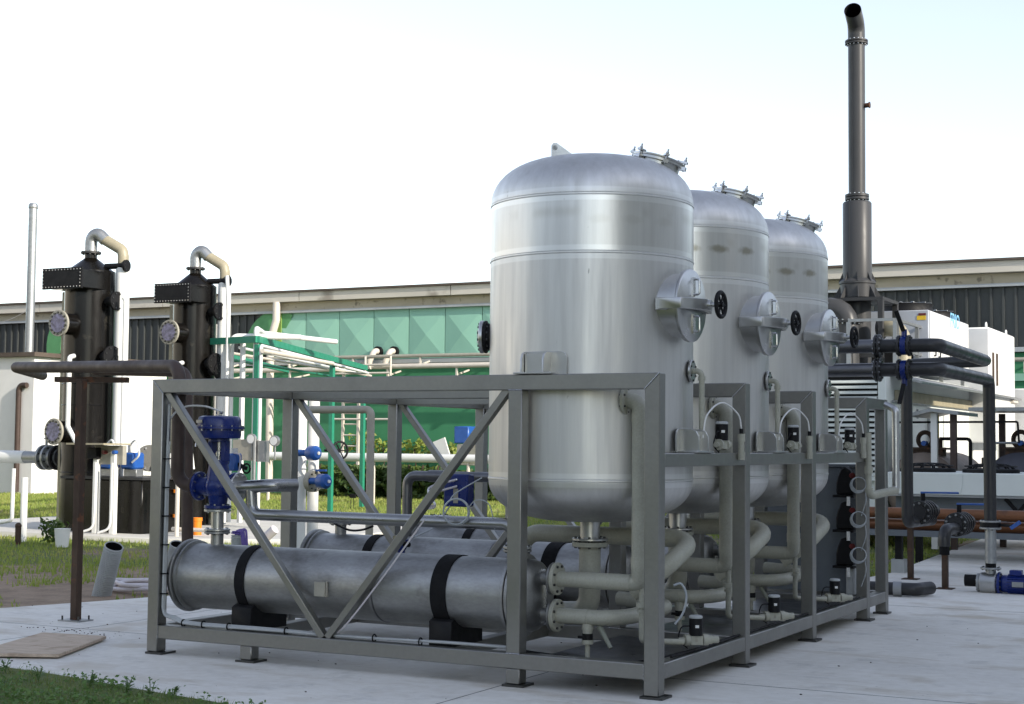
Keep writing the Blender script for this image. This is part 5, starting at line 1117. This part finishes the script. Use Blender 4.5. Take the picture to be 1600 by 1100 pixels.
m = MB(); m.flange((xf-.03, YP, zB), (1, 0, 0), .125, .022, 10); m.flange((xf+.005, YP, zB), (1, 0, 0), .125, .022, 10); build(m, 'flange', [DK, M_['chrome']], t)
build(MB().tube([(xf, YP, zB), (xv-.06, YP, zB)], .072, 0, 20), 'pipe', DK, t)
zv = at(1545, 820, Y=EB.y).z; zp_ = at(1545, 888, Y=EB.y).z
build(MB().tube([(xv+.06, YP, zB), (xb, YP, zB), EB, (EB.x, EB.y+.02, zv+.05)], .072, .1, 20), 'pipe', DK, t)
build(MB().cyl((EB.x, EB.y+.02, zv-.05), (EB.x, EB.y+.02, zp_+.06), .066, None, 20), 'galvanised_section', M_['galv'], t)
build(MB().cyl((EB.x, EB.y+.02, zp_+.07), (EB.x, EB.y+.02, zp_+.005), .062, None, 20), 'pipe_end', M_['rubber'], t)
valve(xv, zA, 1, 'blue butterfly valve with raised black lever on the upper black pipe')
valve(xv, zB, -1, 'blue butterfly valve with lever pointing down on the lower black pipe')
t = thing('lever_valve', 'black flanged valve with blue lever above the blue pump', 'valve', (EB.x, EB.y, zv))
m = MB(); m.flange((EB.x, EB.y+.02, zv+.04), (0, 0, 1), .125, .022, 8); m.flange((EB.x, EB.y+.02, zv-.04), (0, 0, 1), .125, .022, 8); build(m, 'flange', [M_['galv'], M_['bolt']], t)
build(MB().cyl((EB.x, EB.y+.02, zv-.028), (EB.x, EB.y+.02, zv+.028), .12, None, 24), 'valve_body', M_['black'], t)
build(MB().beam((EB.x+.1, EB.y, zv), (EB.x+.27, EB.y-.1, zv), .03, .03), 'stem', M_['black'], t)
build(MB().beam((EB.x+.25, EB.y-.1, zv-.03), (EB.x+.36, EB.y-.08, zv+.05), .03, .045), 'lever', M_['blue2'], t, .004)
# pump
c = V((EB.x, EB.y+.02, at(1545, 911, Y=EB.y).z))
t = thing('blue_pump', 'blue electric pump with silver casing lying on the concrete at right', 'pump', (c.x+.3, c.y, 0))
build(MB().lathe([(.10, -.13), (.125, -.11), (.125, .06), (.10, .09)], c, (1, 0, 0), 32), 'pump_casing', M_['steel'], t)
build(MB().flange((c.x, c.y, zp_), (0, 0, 1), .12, .022, 8).cyl((c.x, c.y, c.z+.1), (c.x, c.y, zp_), .06), 'discharge_flange', [M_['galv'], M_['bolt']], t)
build(MB().cyl(c+V((-.30, 0, .02)), c+V((-.13, 0, .02)), .07, None, 22), 'suction_port', M_['rubber'], t); build(MB().flange(c+V((-.14, 0, 0)), (1, 0, 0), .11, .03, 8), 'suction_flange', [M_['galv'], M_['bolt']], t)
build(MB().flange(c+V((.10, 0, 0)), (1, 0, 0), .135, .03, 10).box(c+V((.09, -.06, -.2)), c+V((.13, .06, -.1))), 'motor_flange', [M_['blue'], M_['bolt']], t)
m = MB(); m.lathe([(.085, .12), (.105, .15), (.105, .62), (.09, .66)], c, (1, 0, 0), 32)
for k in range(20): a = 2*math.pi*k/20; m.obox(c+V((.4, .108*math.cos(a), .108*math.sin(a))), (.2, .003, .008), (V((1, 0, 0)), V((0, -math.sin(a), math.cos(a))), V((0, math.cos(a), math.sin(a)))))
build(m, 'motor', M_['blue'], t)
build(MB().box(c+V((.22, -.06, .10)), c+V((.36, .06, .165))), 'terminal_box', M_['blue'], t, .008)
build(MB().box(c+V((.26, -.124, -.025)), c+V((.39, -.119, .035))), 'nameplate', M_['galv'], t)
build(MB().box(c+V((.45, -.08, -c.z)), c+V((.55, .08, -.09))).box(c+V((.0, -.06, -c.z)), c+V((.08, .06, -.1))), 'foot', M_['blue'], t, .004)
# second branch pipe with flanged valve, elbow stubs
def branch(px, py, y, label):
    p = at(px, py, Y=y); t = thing('flanged_branch', label, 'valve', (p.x, y+.6, p.z-.15), 'flanged valves before the orange pipes')
    m = MB()
    for d_ in (.42, .55, .68, .8): m.flange((p.x, y+d_, p.z), (0, 1, 0), .15, .035, 10, 0, 1, bs=.016)
    m.cyl((p.x, y+.35, p.z), (p.x, y+1.2, p.z), .09); build(m, 'valve_body', [DK, M_['chrome']], t)
    build(MB().cyl((p.x, y+.6, p.z+.12), (p.x, y+.6, p.z+.24), .03, None, 10), 'stem', M_['black'], t)
    build(MB().beam((p.x-.03, y+.6, p.z+.25), (p.x+.42, y+.75, p.z+.25), .05, .025), 'lever', M_['blue2'], t, .004); return p
pb = branch(1425, 803, EA.y+.05, 'flanged valve with flat blue lever left of the other one'); 
p = at(1478, 828, Y=9.4)
t = thing('elbow_stub', 'dark elbow pipe with an open lower end on a rusty post', 'pipe', (p.x, 9.4, 0))
build(MB().tube([(p.x-.02, 9.4, p.z-.20), (p.x-.02, 9.4, p.z), (p.x+.05, 10.4, p.z+.0)], .072, .12, 20), 'pipe', DK, t)
build(MB().cyl((p.x-.02, 9.4, p.z-.30), (p.x-.02, 9.4, p.z-.2), .062, None, 16), 'pipe_end', M_['rubber'], t)
branch(1483, 822, 9.5, 'flanged valve with flat blue lever nearer the blue pump')
for px, py, lab in ((1423, 905, 'slim rusty post under the left black elbow'), (1477, 920, 'slim rusty post under the right black elbow')):
    b = at(px, py, Z=0); build(MB().beam((b.x, b.y, 0), (b.x, b.y, .74 if px < 1450 else .55), .07, .07, (0, 1, 0)).box((b.x-.1, b.y-.1, 0), (b.x+.1, b.y+.1, .01)), 'support_post', M_['rust'], label=lab, cat='post', group='slim posts under the black elbows')
b = at(1438, 925, Z=.06); a = at(1362, 922, Z=.06)
t = thing('ground_pipe', 'short dark pipe with coupling lying on the concrete behind the skid', 'pipe', b)
build(MB().tube([(a.x-.4, a.y, .085), (b.x-.05, b.y, .085), (b.x+.05, b.y+.3, .085)], .075, .1, 18), 'pipe', DK, t); build(MB().cyl(V((a.x, a.y, .085)).lerp(V((b.x, b.y, .085)), .45), V((a.x, a.y, .085)).lerp(V((b.x, b.y, .085)), .62), .085, None, 18), 'coupling', M_['galv'], t)
# orange copper pipes on a tray
YO = 11.6; z1, z2 = at(1500, 804, Y=YO).z, at(1500, 822, Y=YO+.1).z
for i, (z, lab) in enumerate(((z1, 'upper of two long orange brown pipes'), (z2, 'lower of two long orange brown pipes'))):
    build(MB().tube([(-4.2, YO+.1*i, z), (6, YO+.1*i, z)], .075, 0, 18), 'orange_pipe', M_['copper'], label=lab, cat='pipe', group='long orange brown pipes')
zt3 = at(1500, 836, Y=YO).z
t = thing('pipe_tray', 'low dark steel tray on legs under the orange brown pipes', 'tray', (0, YO, 0))
build(MB().box((-4.2, YO-.2, zt3-.03), (6, YO-.16, zt3+.05)).box((-4.2, YO+.26, zt3-.03), (6, YO+.3, zt3+.05)).box((-4.2, YO-.16, zt3-.02), (6, YO+.26, zt3-.012)), 'tray_channel', M_['cab'], t)
for x in (at(1405, 880, Y=YO).x, at(1590, 880, Y=YO).x+1.6, -3.6): build(MB().box((x-.045, YO-.05, .18), (x+.045, YO+.05, zt3-.03)), 'leg', M_['black'], t); build(MB().box((x-.09, YO-.09, -.08), (x+.09, YO+.09, .18)), 'leg_foot', M_['hosegrey'], t)

# ------------------------------------------------------------------ dry cooler, drums, canopies
YC = 14; zc0, zc1 = at(1500, 774, Y=YC).z, at(1500, 739, Y=YC).z; xc0 = at(1387, 750, Y=YC).x
t = thing('dry_cooler', 'long low white cooler table with black fan guards on top', 'cooler', (1.5, YC+1, .2))
build(MB().box((xc0, YC, zc0), (5, YC+2.0, zc1)), 'casing', M_['contwhite'], t, .012)
build(MB().box((xc0-.02, YC-.02, zc0-.03), (5.02, YC+2.02, zc0-.004)), 'lower_rail', M_['galv'], t)
m = MB(); m.prism([(-.085, 0), (-.085, -.18), (-.05, -.26), (.05, -.26), (.085, -.18), (.085, 0)], at(1500, 741, Y=YC-.003)-V((.05, 0, .02)), (1, 0, 0), (0, 0, 1), .004); build(m, 'access_plate', M_['contwhite'], t)
x = xc0+.5
while x < 5:
    m = MB(); 
    for rr in (.38, .28, .18, .09): m.torus((x, YC+.5, zc1+.10), (0, 0, 1), rr, .012, 28, 6)
    for k in range(6): a = math.pi*k/6; e = V((math.cos(a), math.sin(a), 0))*.4; m.hose([V((x, YC+.5, zc1))+e, V((x, YC+.5, zc1+.12))+e*.6, V((x, YC+.5, zc1+.12))-e*.6, V((x, YC+.5, zc1))-e], .014, 6, 4)
    m.lathe([(.42, 0), (.42, .05), (.38, .06)], (x, YC+.5, zc1+.002), n=28, cap0=False, cap1=False); build(m, 'fan_guard', M_['black'], t); x += .95
build(MB().box((xc0+.05, YC+.3, .52), (5, YC+1.6, zc0-.035)), 'base_box', M_['cab'], t)
for x in (xc0+.3, 1.2, 3.5): build(MB().box((x, YC+.5, -.08), (x+.1, YC+.6, .52)), 'leg', M_['black'], t)
m = MB(); x = at(1585, 785, Y=YC-.1).x
for s in (-1, 1): m.beam((x-.18*s, YC+.2, .55), (x+.18*s, YC+.2, zc0-.04), .05, .06, (0, 1, 0))
build(m, 'cross_brace', M_['black'], t)
for px, mt, lab in ((1440, 'drum', 'brown horizontal drum with a dark flange on top, left of the other drum'), (1592, 'drumdark', 'dark horizontal drum with a dark flange on top at the right border')):
    p = at(px, 707, Y=17); r = .62; zc_ = p.z-r
    t = thing('storage_drum', lab, 'drum', (p.x, 18.5, zc_-r), 'horizontal drums behind the cooler')
    build(MB().lathe([(.1, -.12), (.45, -.06), (r, .05), (r, 2.6), (.45, 2.7), (.1, 2.75)], (p.x, 17, zc_), (0, 1, 0), 44), 'shell', M_[mt], t)
    m = MB(); m.torus((p.x-.05, 17.5, p.z+.22), (.25, 1, 0), .13, .04, 24, 10); m.box((p.x-.28, 17.35, p.z-.06), (p.x+.28, 17.65, p.z+.09)); m.cyl((p.x+.2, 17.5, p.z), (p.x+.2, 17.5, p.z+.25), .05); m.box((p.x-.35, 17.3, p.z+.05), (p.x+.36, 17.7, p.z+.085))
    build(m, 'top_flange', M_['rust'], t)
    build(MB().cyl((p.x-.02, 17.25, p.z+.16), (p.x-.02, 17.4, p.z+.16), .045, None, 16), 'valve_knob', M_['blue2'], t)
    build(MB().tube([(p.x+.2, 17.5, p.z+.24), (p.x+.72, 17.5, p.z+.24), (p.x+.72, 17.5, .9)], .03, .06, 10), 'pipe', M_['black'], t)
for i, (pa, pb_, py, lab) in enumerate((((1420), 1497, 643, 'pale sloping canopy over the brown drum'), (1513, 1680, 642, 'pale sloping canopy over the dark drum'))):
    a = at(pa, py, Y=16.6); b = at(pb_, py+(4 if i == 0 else 6), Y=16.6)
    t = thing('canopy', lab, 'canopy', ((a.x+b.x)/2, 17.3, 0), 'sloping canopies')
    m = MB(); m.prism([(a.x, a.z+(-.03 if i == 0 else .06)), (b.x-.45, a.z+.06), (b.x, a.z-.0 if i == 0 else a.z-.1), (b.x, a.z-.06 if i == 0 else a.z-.16), (b.x-.45, a.z), (a.x, a.z-.09 if i == 0 else a.z)], (0, 18.3, 0), (1, 0, 0), (0, 0, 1), 1.7)
    build(m, 'roof', M_['galv'], t)
    xs_ = (at(1460, 680, Y=16.8).x, at(1490, 680, Y=16.8).x) if i == 0 else (at(1566, 680, Y=18).x,)
    for k, x in enumerate(xs_): y = 16.8 if i == 0 else 18; build(MB().box((x-.05, y-.05, .0), (x+.05, y+.05, a.z-.02)), 'post', M_['whiteplastic'] if (i == 0 and k == 0) else M_['brown'], t)
m = MB(); p0 = at(1395, 660, Y=16.9); p1 = at(1590, 659, Y=16.9); m.tube([p0, p1, p1-V((-.02, 0, .35))], .018, .03, 8); build(m, 'thin_black_line', M_['black'], label='thin black line crossing under the canopies', cat='pipe')
m = MB(); p0 = at(1549, 692, Y=17); p1 = at(1590, 692, Y=17); m.cyl(p0, p1, .02, None, 8); build(m, 'thin_grey_line', M_['galv'], label='short thin grey line left of the dark drum', cat='pipe')
p = at(1463, 690, Y=18); build(MB().cyl((p.x, 18, 1.2), (p.x, 18, p.z+.5), .05, None, 12), 'yellow_bar', M_['yellow'], label='short yellow upright bar beside the white canopy post', cat='bar')

# ------------------------------------------------------------------ container, stack, chillers
XC = -2.68; YC0, YC1 = 17.0, 27.5; ZC = 3.02
t = thing('white_container', 'large white plant container with louvred end and doors along its side', 'container', (XC-1.5, 22, 0))
build(MB().box((XC-3.1, YC0+.06, .25), (XC, YC1, ZC)), 'body', M_['contwhite'], t, .015)
m = MB(); z = 1.22
while z < ZC-.12:
    m.prism([(0, 0), (-.075, -.012), (-.075, .018), (0, .058)], (XC-3.05, YC0+.055, z), (0, 1, 0), (0, 0, 1), 2.9); z += .095
lv = build(m, 'louvre', M_['contwhite'], t)
build(MB().box((XC-3.06, YC0+.03, 1.2), (XC-.14, YC0+.059, ZC-.06)), 'louvre_back', M_['black'], t)
build(MB().box((XC-.13, YC0-.03, .25), (XC+.01, YC0+.058, ZC)).box((XC-3.1, YC0-.03, ZC-.08), (XC-.131, YC0+.058, ZC)).box((XC-3.1, YC0-.03, 1.12), (XC-.131, YC0+.058, 1.20)), 'louvre_frame', M_['contwhite'], t, .006)
build(MB().box((XC-1.6, YC0-.05, 1.2), (XC-1.57, YC0-.02, ZC-.1)), 'louvre_stay', M_['stackframe'], t)
build(MB().prism([(0, 0), (.55, -.14), (.55, -.10), (0, .05)], (XC+.002, YC1, ZC-.06), (1, 0, 0), (0, 0, 1), YC1-YC0-.3), 'rain_hood', M_['galv'], t)
build(MB().box((XC+.004, YC0+.6, ZC-.50), (XC+.07, YC1-.5, ZC-.30)), 'cable_duct', M_['yellowlight'], t, .01)
for y in (21.6, 22.7, 24.5, 25.6): build(MB().box((XC+.002, y, .5), (XC+.035, y+1.05, ZC-.55)), 'door', M_['whiteplastic'], t, .008)
for y in (22.5, 22.85, 25.4, 25.75): build(MB().box((XC+.036, y-.03, 1.35), (XC+.07, y+.03, 1.5)), 'door_handle', M_['black'], t)
for y in (18.6, 19.3): build(MB().box((XC+.004, y, 2.25), (XC+.016, y+.10, 2.42)), 'vent_mark', M_['cab'], t)
m = MB().cyl((XC+.05, 20.1, .4), (XC+.05, 20.1, ZC-.55), .03, None, 8).cyl((XC+.05, 17.3, 2.52), (XC+.05, 20.2, 2.52), .02, None, 8); build(m, 'conduit', M_['galv'], t)
# roof railing
t = thing('roof_railing', 'grey galvanised guard rail around the container roof', 'railing', (XC, 22, ZC))
m = MB(); zr = at(1434, 500, Y=YC0+.9).z; xr0 = XC-.05; yr0 = YC0+.9; zr = ZC+.98
for z in (zr, ZC+.45): m.beam((xr0, yr0, z), (xr0, YC1+.5, z), .05, .05); m.beam((xr0-.85, yr0, z), (xr0-.02, yr0, z), .05, .05)
build(m, 'rail', M_['galv'], t)
for y in (yr0, yr0+.12, 19.6, 21.7, 23.8, 25.9, 28.0): build(MB().box((xr0-.035, y-.03, ZC+.0), (xr0+.035, y+.03, zr-.026)), 'baluster', M_['galv'], t)
build(MB().box((xr0-.88, yr0-.03, ZC), (xr0-.80, yr0+.03, zr-.026)), 'baluster', M_['galv'], t)
# stack
YS = 19.0; sx = at(1339.5, 400, Y=YS).x
t = thing('exhaust_stack', 'tall dark exhaust stack with a bent open top behind the rear tank', 'chimney', (sx, YS, ZC))
SM = M_['stack']; zt = at(1338, 66, Y=YS).z; zw = at(1338, 316, Y=YS).z; zb_ = at(1338, 436, Y=YS).z
build(MB().lathe([(.27, zb_), (.27, zw-.03), (.25, zw)], (sx, YS, 0), n=48), 'lower_shaft', SM, t)
build(MB().cyl((sx, YS, zw), (sx, YS, zt), .158, None, 40), 'upper_shaft', SM, t)
build(MB().box((sx-.085, YS-.262, zb_), (sx-.065, YS-.250, zw-.03)), 'seam', SM, t)
build(MB().box((sx-.052, YS-.158, zw), (sx-.038, YS-.146, zt)), 'seam', SM, t)
m = MB(); m.flange((sx, YS, zw+.06), (0, 0, 1), .225, .05, 14, 0, 1, bs=.014); m.flange((sx, YS, zw+.12), (0, 0, 1), .225, .05, 14, 0, 1, bs=.014); build(m, 'flange', [M_['stackframe'], M_['chrome']], t)
m = MB(); m.flange((sx, YS, zt-.03), (0, 0, 1), .215, .035, 14, 0, 1, bs=.016); m.flange((sx, YS, zt+.015), (0, 0, 1), .215, .035, 14, 0, 1, bs=.016); build(m, 'flange', [M_['stackframe'], M_['chrome']], t)
d = V((.12, -1, 0)).normalized(); e0 = V((sx, YS, zt+.03)); e1 = V((sx, YS, zt+.33)); e2 = e1+d*.48+V((0, 0, .16))
build(MB().tube([e0, e1, e2], .16, .25, 32, caps=False, seg=10), 'top_elbow', SM, t); build(MB().tube([e0+V((0, 0, .02)), e1, e2-(e2-e1).normalized()*.01], .148, .25, 32, caps=False, seg=10), 'elbow_lining', M_['black'], t)
p = at(1352, 165, Y=YS); build(MB().cyl((sx+.14, YS, p.z), (sx+.24, YS-.02, p.z), .045, None, 16).cyl((sx+.24, YS-.02, p.z), (sx+.26, YS-.02, p.z), .06, None, 16), 'side_nozzle', M_['rust'], t)
m = MB(); m.lathe([(.27, zb_), (.34, zb_-.06), (.34, zb_-.1), (.32, zb_-.11), (.32, zb_-.36)], (sx, YS, 0), n=40)
for k in range(8):
    a = 2*math.pi*(k+.4)/8; e = V((math.cos(a), math.sin(a), 0)); m.prism([(.26, zb_+.14), (.27, zb_-.06), (.35, zb_-.06)], V((sx, YS, 0)), e, V((0, 0, 1)), .015); m.prism([(.32, zb_-.14), (.32, zb_-.38), (.46, zb_-.38)], V((sx, YS, 0)), e, V((0, 0, 1)), .015)
build(m, 'base_ring', SM, t)
zf = zb_-.40; build(MB().cyl((sx, YS, ZC), (sx, YS, zf-.06), .25, None, 36), 'inlet_drum', SM, t)
fw = .52
t = thing('stack_frame', 'black square steel frame carrying the stack on the container roof', 'frame', (sx, YS, ZC))
FX0, FX1, FY0, FY1 = sx-.62, sx+.62, YS-.55, YS+.65
build(MB().box((FX0, FY0, zf-.06), (FX1, FY0+.10, zf)).box((FX0, FY1-.1, zf-.06), (FX1, FY1, zf)).box((FX0, FY0+.1, zf-.06), (FX0+.1, FY1-.1, zf)).box((FX1-.1, FY0+.1, zf-.06), (FX1, FY1-.1, zf)), 'top_ring', M_['stackframe'], t)
build(MB().box((FX0+.1, FY0+.1, zf-.05), (FX1-.1, FY1-.1, zf-.02)), 'top_plate', M_['stackframe'], t)
for x in (FX0, FX1-.1):
    for y in (FY0, FY1-.1): build(MB().box((x, y, ZC), (x+.1, y+.1, zf-.06)), 'leg', M_['stackframe'], t, .004)
build(MB().box((FX0+.1, FY0+.02, ZC+.12), (FX1-.1, FY0+.08, ZC+.22)).box((FX0+.1, FY0+.02, ZC+.34), (FX1-.1, FY0+.08, ZC+.42)), 'brace', M_['stackframe'], t)
# flue elbows
p = at(1300, 490, Y=YS-.3); q = at(1333, 540, Y=YS-.3)
t = thing('flue_elbow', 'brown grey segmented flue elbow left of the stack frame', 'flue', (q.x, YS-.6, ZC))
build(MB().tube([(p.x-.6, YS-.6, p.z+.07), (q.x-.03, YS-.6, p.z+.07), (q.x, YS-.6, ZC+.05)], .20, .3, 26, seg=4), 'elbow', SM, t)
m = MB(); m.flange((q.x, YS-.6, at(1330, 503, Y=YS-.6).z), (0, 0, 1), .27, .04, 12, bs=.02); build(m, 'flange', [M_['stackframe'], M_['chrome']], t)
p = at(1410, 540, Y=18.6)
t = thing('flue_elbow', 'pale brown flue elbow beside the raised valve lever, before the chiller', 'flue', (p.x, 18.6, ZC))
z_ = at(1410, 512, Y=18.6).z; build(MB().tube([(p.x-.45, 18.75, z_), (p.x+.0, 18.6, z_), (p.x+.02, 18.55, ZC+.05)], .15, .25, 24, seg=4), 'elbow', M_['yellowlight'], t); build(MB().flange((p.x-.42, 18.74, z_), (1, -.3, 0), .2, .04, 12, bs=.014), 'flange', [M_['stackframe'], M_['chrome']], t)
# chillers
a = at(1388, 486, Y=19.9); b = at(1452, 545, Y=19.9); zt = at(1452, 484, Y=19.9).z
xc1 = b.x; cw = 1.15
t = thing('chiller', 'chiller unit painted grey as in shade, with black fan ring and lettered side white as in sun, on the container roof', 'chiller', (xc1-.6, 21.3, ZC))
build(MB().box((xc1-1.15, 19.9, ZC+.12), (xc1-.012, 23.6, zt)), 'casing', M_['chill'], t, .01)
build(MB().box((xc1-.011, 19.93, ZC+.14), (xc1+.012, 23.57, zt-.02)), 'side_panel', M_['whiteplastic'], t)  # white against the grey casing paints in the sunlit side
for y in (20.6, 22.6): build(MB().lathe([(.50, 0), (.53, .02), (.50, .10), (.52, .17), (.47, .17), (.46, .05)], (xc1-.60, y, zt+.003), n=40, cap0=False), 'fan_ring', M_['black'], t)
for y in (20.6, 22.6):
    m = MB()
    for k in range(6): aa = math.pi*k/6; e = V((math.cos(aa), math.sin(aa), 0))*.5; m.cyl(V((xc1-.6, y, zt+.19))-e, V((xc1-.6, y, zt+.19))+e, .012, None, 6)
    m.torus((xc1-.6, y, zt+.19), (0, 0, 1), .3, .01, 24, 6); build(m, 'fan_guard', M_['galv'], t)
build(MB().box((xc1-.23, 19.893, zt-.19), (xc1-.06, 19.899, zt-.11)), 'warning_sticker', M_['yellow'], t); build(MB().box((xc1-.2, 19.893, zt-.105), (xc1-.06, 19.899, zt-.06)), 'red_sticker', M_['red'], t)
build(MB().box((xc1-1.1, 19.88, ZC+.2), (xc1-.3, 19.899, ZC+.55)), 'dark_grille', M_['black'], t)
m = MB()
for y in (20.25, 20.65, 21.6, 22.05, 22.5): z0 = ZC+.45; m.tube([(xc1+.013, y, z0+.2), (xc1+.05, y, z0+.2), (xc1+.05, y, z0), (xc1+.013, y, z0)], .014, .01, 6)
build(m, 'panel_handle', M_['black'], t)
fc = bpy.data.curves.new('lettering', 'FONT'); fc.body = 'FRIO'; fc.size = .42; fc.extrude = .004; fc.align_x = 'CENTER'
fo = bpy.data.objects.new('lettering', fc); COL.objects.link(fo); fo.parent = t; fo.rotation_euler = (R(90), 0, R(90)); tp = at(1491, 513, X=xc1); fo.location = V((xc1+.016, tp.y, tp.z))-LOC[t.name]; fc.materials.append(M_['logo'])
me = bpy.data.meshes.new_from_object(fo.evaluated_get(bpy.context.evaluated_depsgraph_get())); me.name = 'lettering'
fm = bpy.data.objects.new('lettering', me); COL.objects.link(fm); fm.parent = t; fm.rotation_euler = fo.rotation_euler; fm.location = fo.location; bpy.data.objects.remove(fo); fm.name = 'lettering'
a = at(1503, 512, Y=24.2); x1 = at(1563, 520, Y=25.5).x
t = thing('chiller', 'plain bright white chiller unit with lifting eyes behind the lettered one', 'chiller', (x1-.7, 25, ZC))
build(MB().box((x1-1.25, 24.2, ZC-1.2), (x1, 27.3, a.z)), 'casing', M_['whiteplastic'], t, .03)
for y in (24.5, 26.9): build(MB().torus((x1-.12, y, a.z+.06), (1, 0, 0), .06, .015, 16, 6), 'lifting_eye', M_['whiteplastic'], t)
for y in (24.5, 24.95): build(MB().box((x1+.002, y, ZC+.05), (x1+.02, y+.14, ZC+.75)), 'vent_slot', M_['rust'], t)
build(MB().box((-4.5, 27.6, -.05), (-1.05, 31.5, 3.1)), 'equipment_room', M_['whiteplastic'], label='white equipment room at the end of the container, beside the green wall', cat='building', bevel=.02)
p = at(1560, 634, Y=27); build(MB().obox(p, (.4, .3, .03), (V((.97, 0, .24)), V((0, 1, 0)), V((-.24, 0, .97)))), 'pink_awning', M_['cream'], label='small pinkish awning plate against the green wall at right', cat='awning')

# ------------------------------------------------------------------ foreground odds and ends on the left
def conduit(px, py, z, lean, L, r, label, cables=False):
    p = at(px, py, Z=z); t = thing('conduit_stub', label, 'conduit', p, 'corrugated conduit stubs')
    d = V(lean).normalized(); prof = []; n = int(L/.022)
    for k in range(n): h = -.05+k*.022; prof += [(r, h), (r, h+.009), (r-.013, h+.012), (r-.013, h+.019)]
    prof += [(r, L-.05), (r-.006, L-.04), (r-.014, L-.05)]
    build(MB().lathe(prof, p, d, 28, cap0=True, cap1=False), 'conduit_wall', M_['hosegrey'], t); build(MB().lathe([(r-.014, L-.052), (r-.016, L-.45)], p, d, 28, cap0=False, cap1=False), 'shade_lining', M_['black'], t)  # black inner wall and disc paint the shade inside the opening
    build(MB().cyl(p+d*(L-.42), p+d*(L-.40), r-.013, None, 24), 'dark_inside', M_['black'], t)
    return p+d*(L-.05)
conduit(158, 932, -.03, (.50, -.23, 1), .70, .105, 'corrugated grey conduit stub leaning out of the soil beside the white hose coil')
conduit(266, 905, -.03, (.45, -.25, 1), .55, .10, 'corrugated grey conduit stub half hidden behind the front cylinder end')
q = conduit(370, 872, -.03, (.02, .0, 1), .38, .10, 'corrugated grey conduit stub with purple cables spilling out')
m = MB()
for k in range(6):
    a = random.random()*6.28; m.hose([q+V((.02*math.cos(a), .02*math.sin(a), -.15)), q+V((.03*math.cos(a), .03*math.sin(a), .06)), q+V((.09+.02*k, -.05, .05+.01*k)), q+V((.16+.02*k, -.1, -.1)), q+V((.22+.02*k, -.12, -.40))], .010, 6)
m.torus(q+V((-.0, -.0, .03)), (.1, .1, 1), .09, .011, 24, 6); m.torus(q+V((.01, .0, .05)), (.0, .2, 1), .085, .011, 24, 6)
build(m, 'purple_cables', M_['purple'], label='loops of purple cable hanging from a grey conduit stub', cat='cable')
p = at(421, 862, Z=-.05); build(MB().tube([p+V((-.12, 0, -.05)), p+V((-.08, 0, .22)), p+V((.1, 0, .36))], .075, .12, 16), 'white_elbow', M_['hosewhite'], label='pale curved pipe stub rising from the grass behind the first cylinder', cat='pipe')
c = at(228, 922, Z=.0); m = MB()
pts = []
for k in range(70): a = k*2*math.pi/18; rr = .42+.07*math.sin(a*.37)+.05*math.sin(k*1.7)*.5; pts.append((c.x+.05+rr*math.cos(a)*1.05, c.y+.08+rr*math.sin(a)*.85, .028+.016*(k/18)+.012*math.sin(k*.9)))
m.hose(pts, .026, 10, 4); build(m, 'hose_coil', M_['hosewhite'], label='coil of white hose lying on the concrete behind the left post', cat='hose')
P = [at(-45, 1028, Z=.0), at(92, 1030, Z=0), at(166, 1001, Z=0), at(66, 995, Z=0)]; o = P[0]; 
m = MB(); m.prism([(p.x, p.y) for p in P], (0, 0, .012), (1, 0, 0), (0, 1, 0), .028)
build(m, 'wooden_board', M_['wood'], label='weathered sheet of plywood lying flat on the concrete', cat='board', bevel=.004)
# crumbs and pebbles scattered on the pad
m = MB()
for k in range(150):
    if k < 60: x, y = random.gauss(-6.0, .35), random.gauss(.75, .10)
    else: x, y = random.uniform(-8, 2.5), random.uniform(-1.2, 5.5)
    s_ = random.uniform(.003, .010); m.sphere((x, y, s_*.4), s_, 6, 0, (1.2, .8, .5))
build(m, 'pebbles', M_['rust'], label='dark crumbs and pebbles strewn over the concrete', cat='pebbles', kind='stuff')
m = MB()
for x in (-6, -1.2, 3.6): m.box((x-.004, -1.3, -.0015), (x+.004, 7, .0012))
for y in (.95, 7.1): m.box((-7.9 if y < 5 else -4.0, y-.004, -.0015), (12, y+.004, .0014))
build(m, 'pad_joint', M_['bolt'], kind='structure')
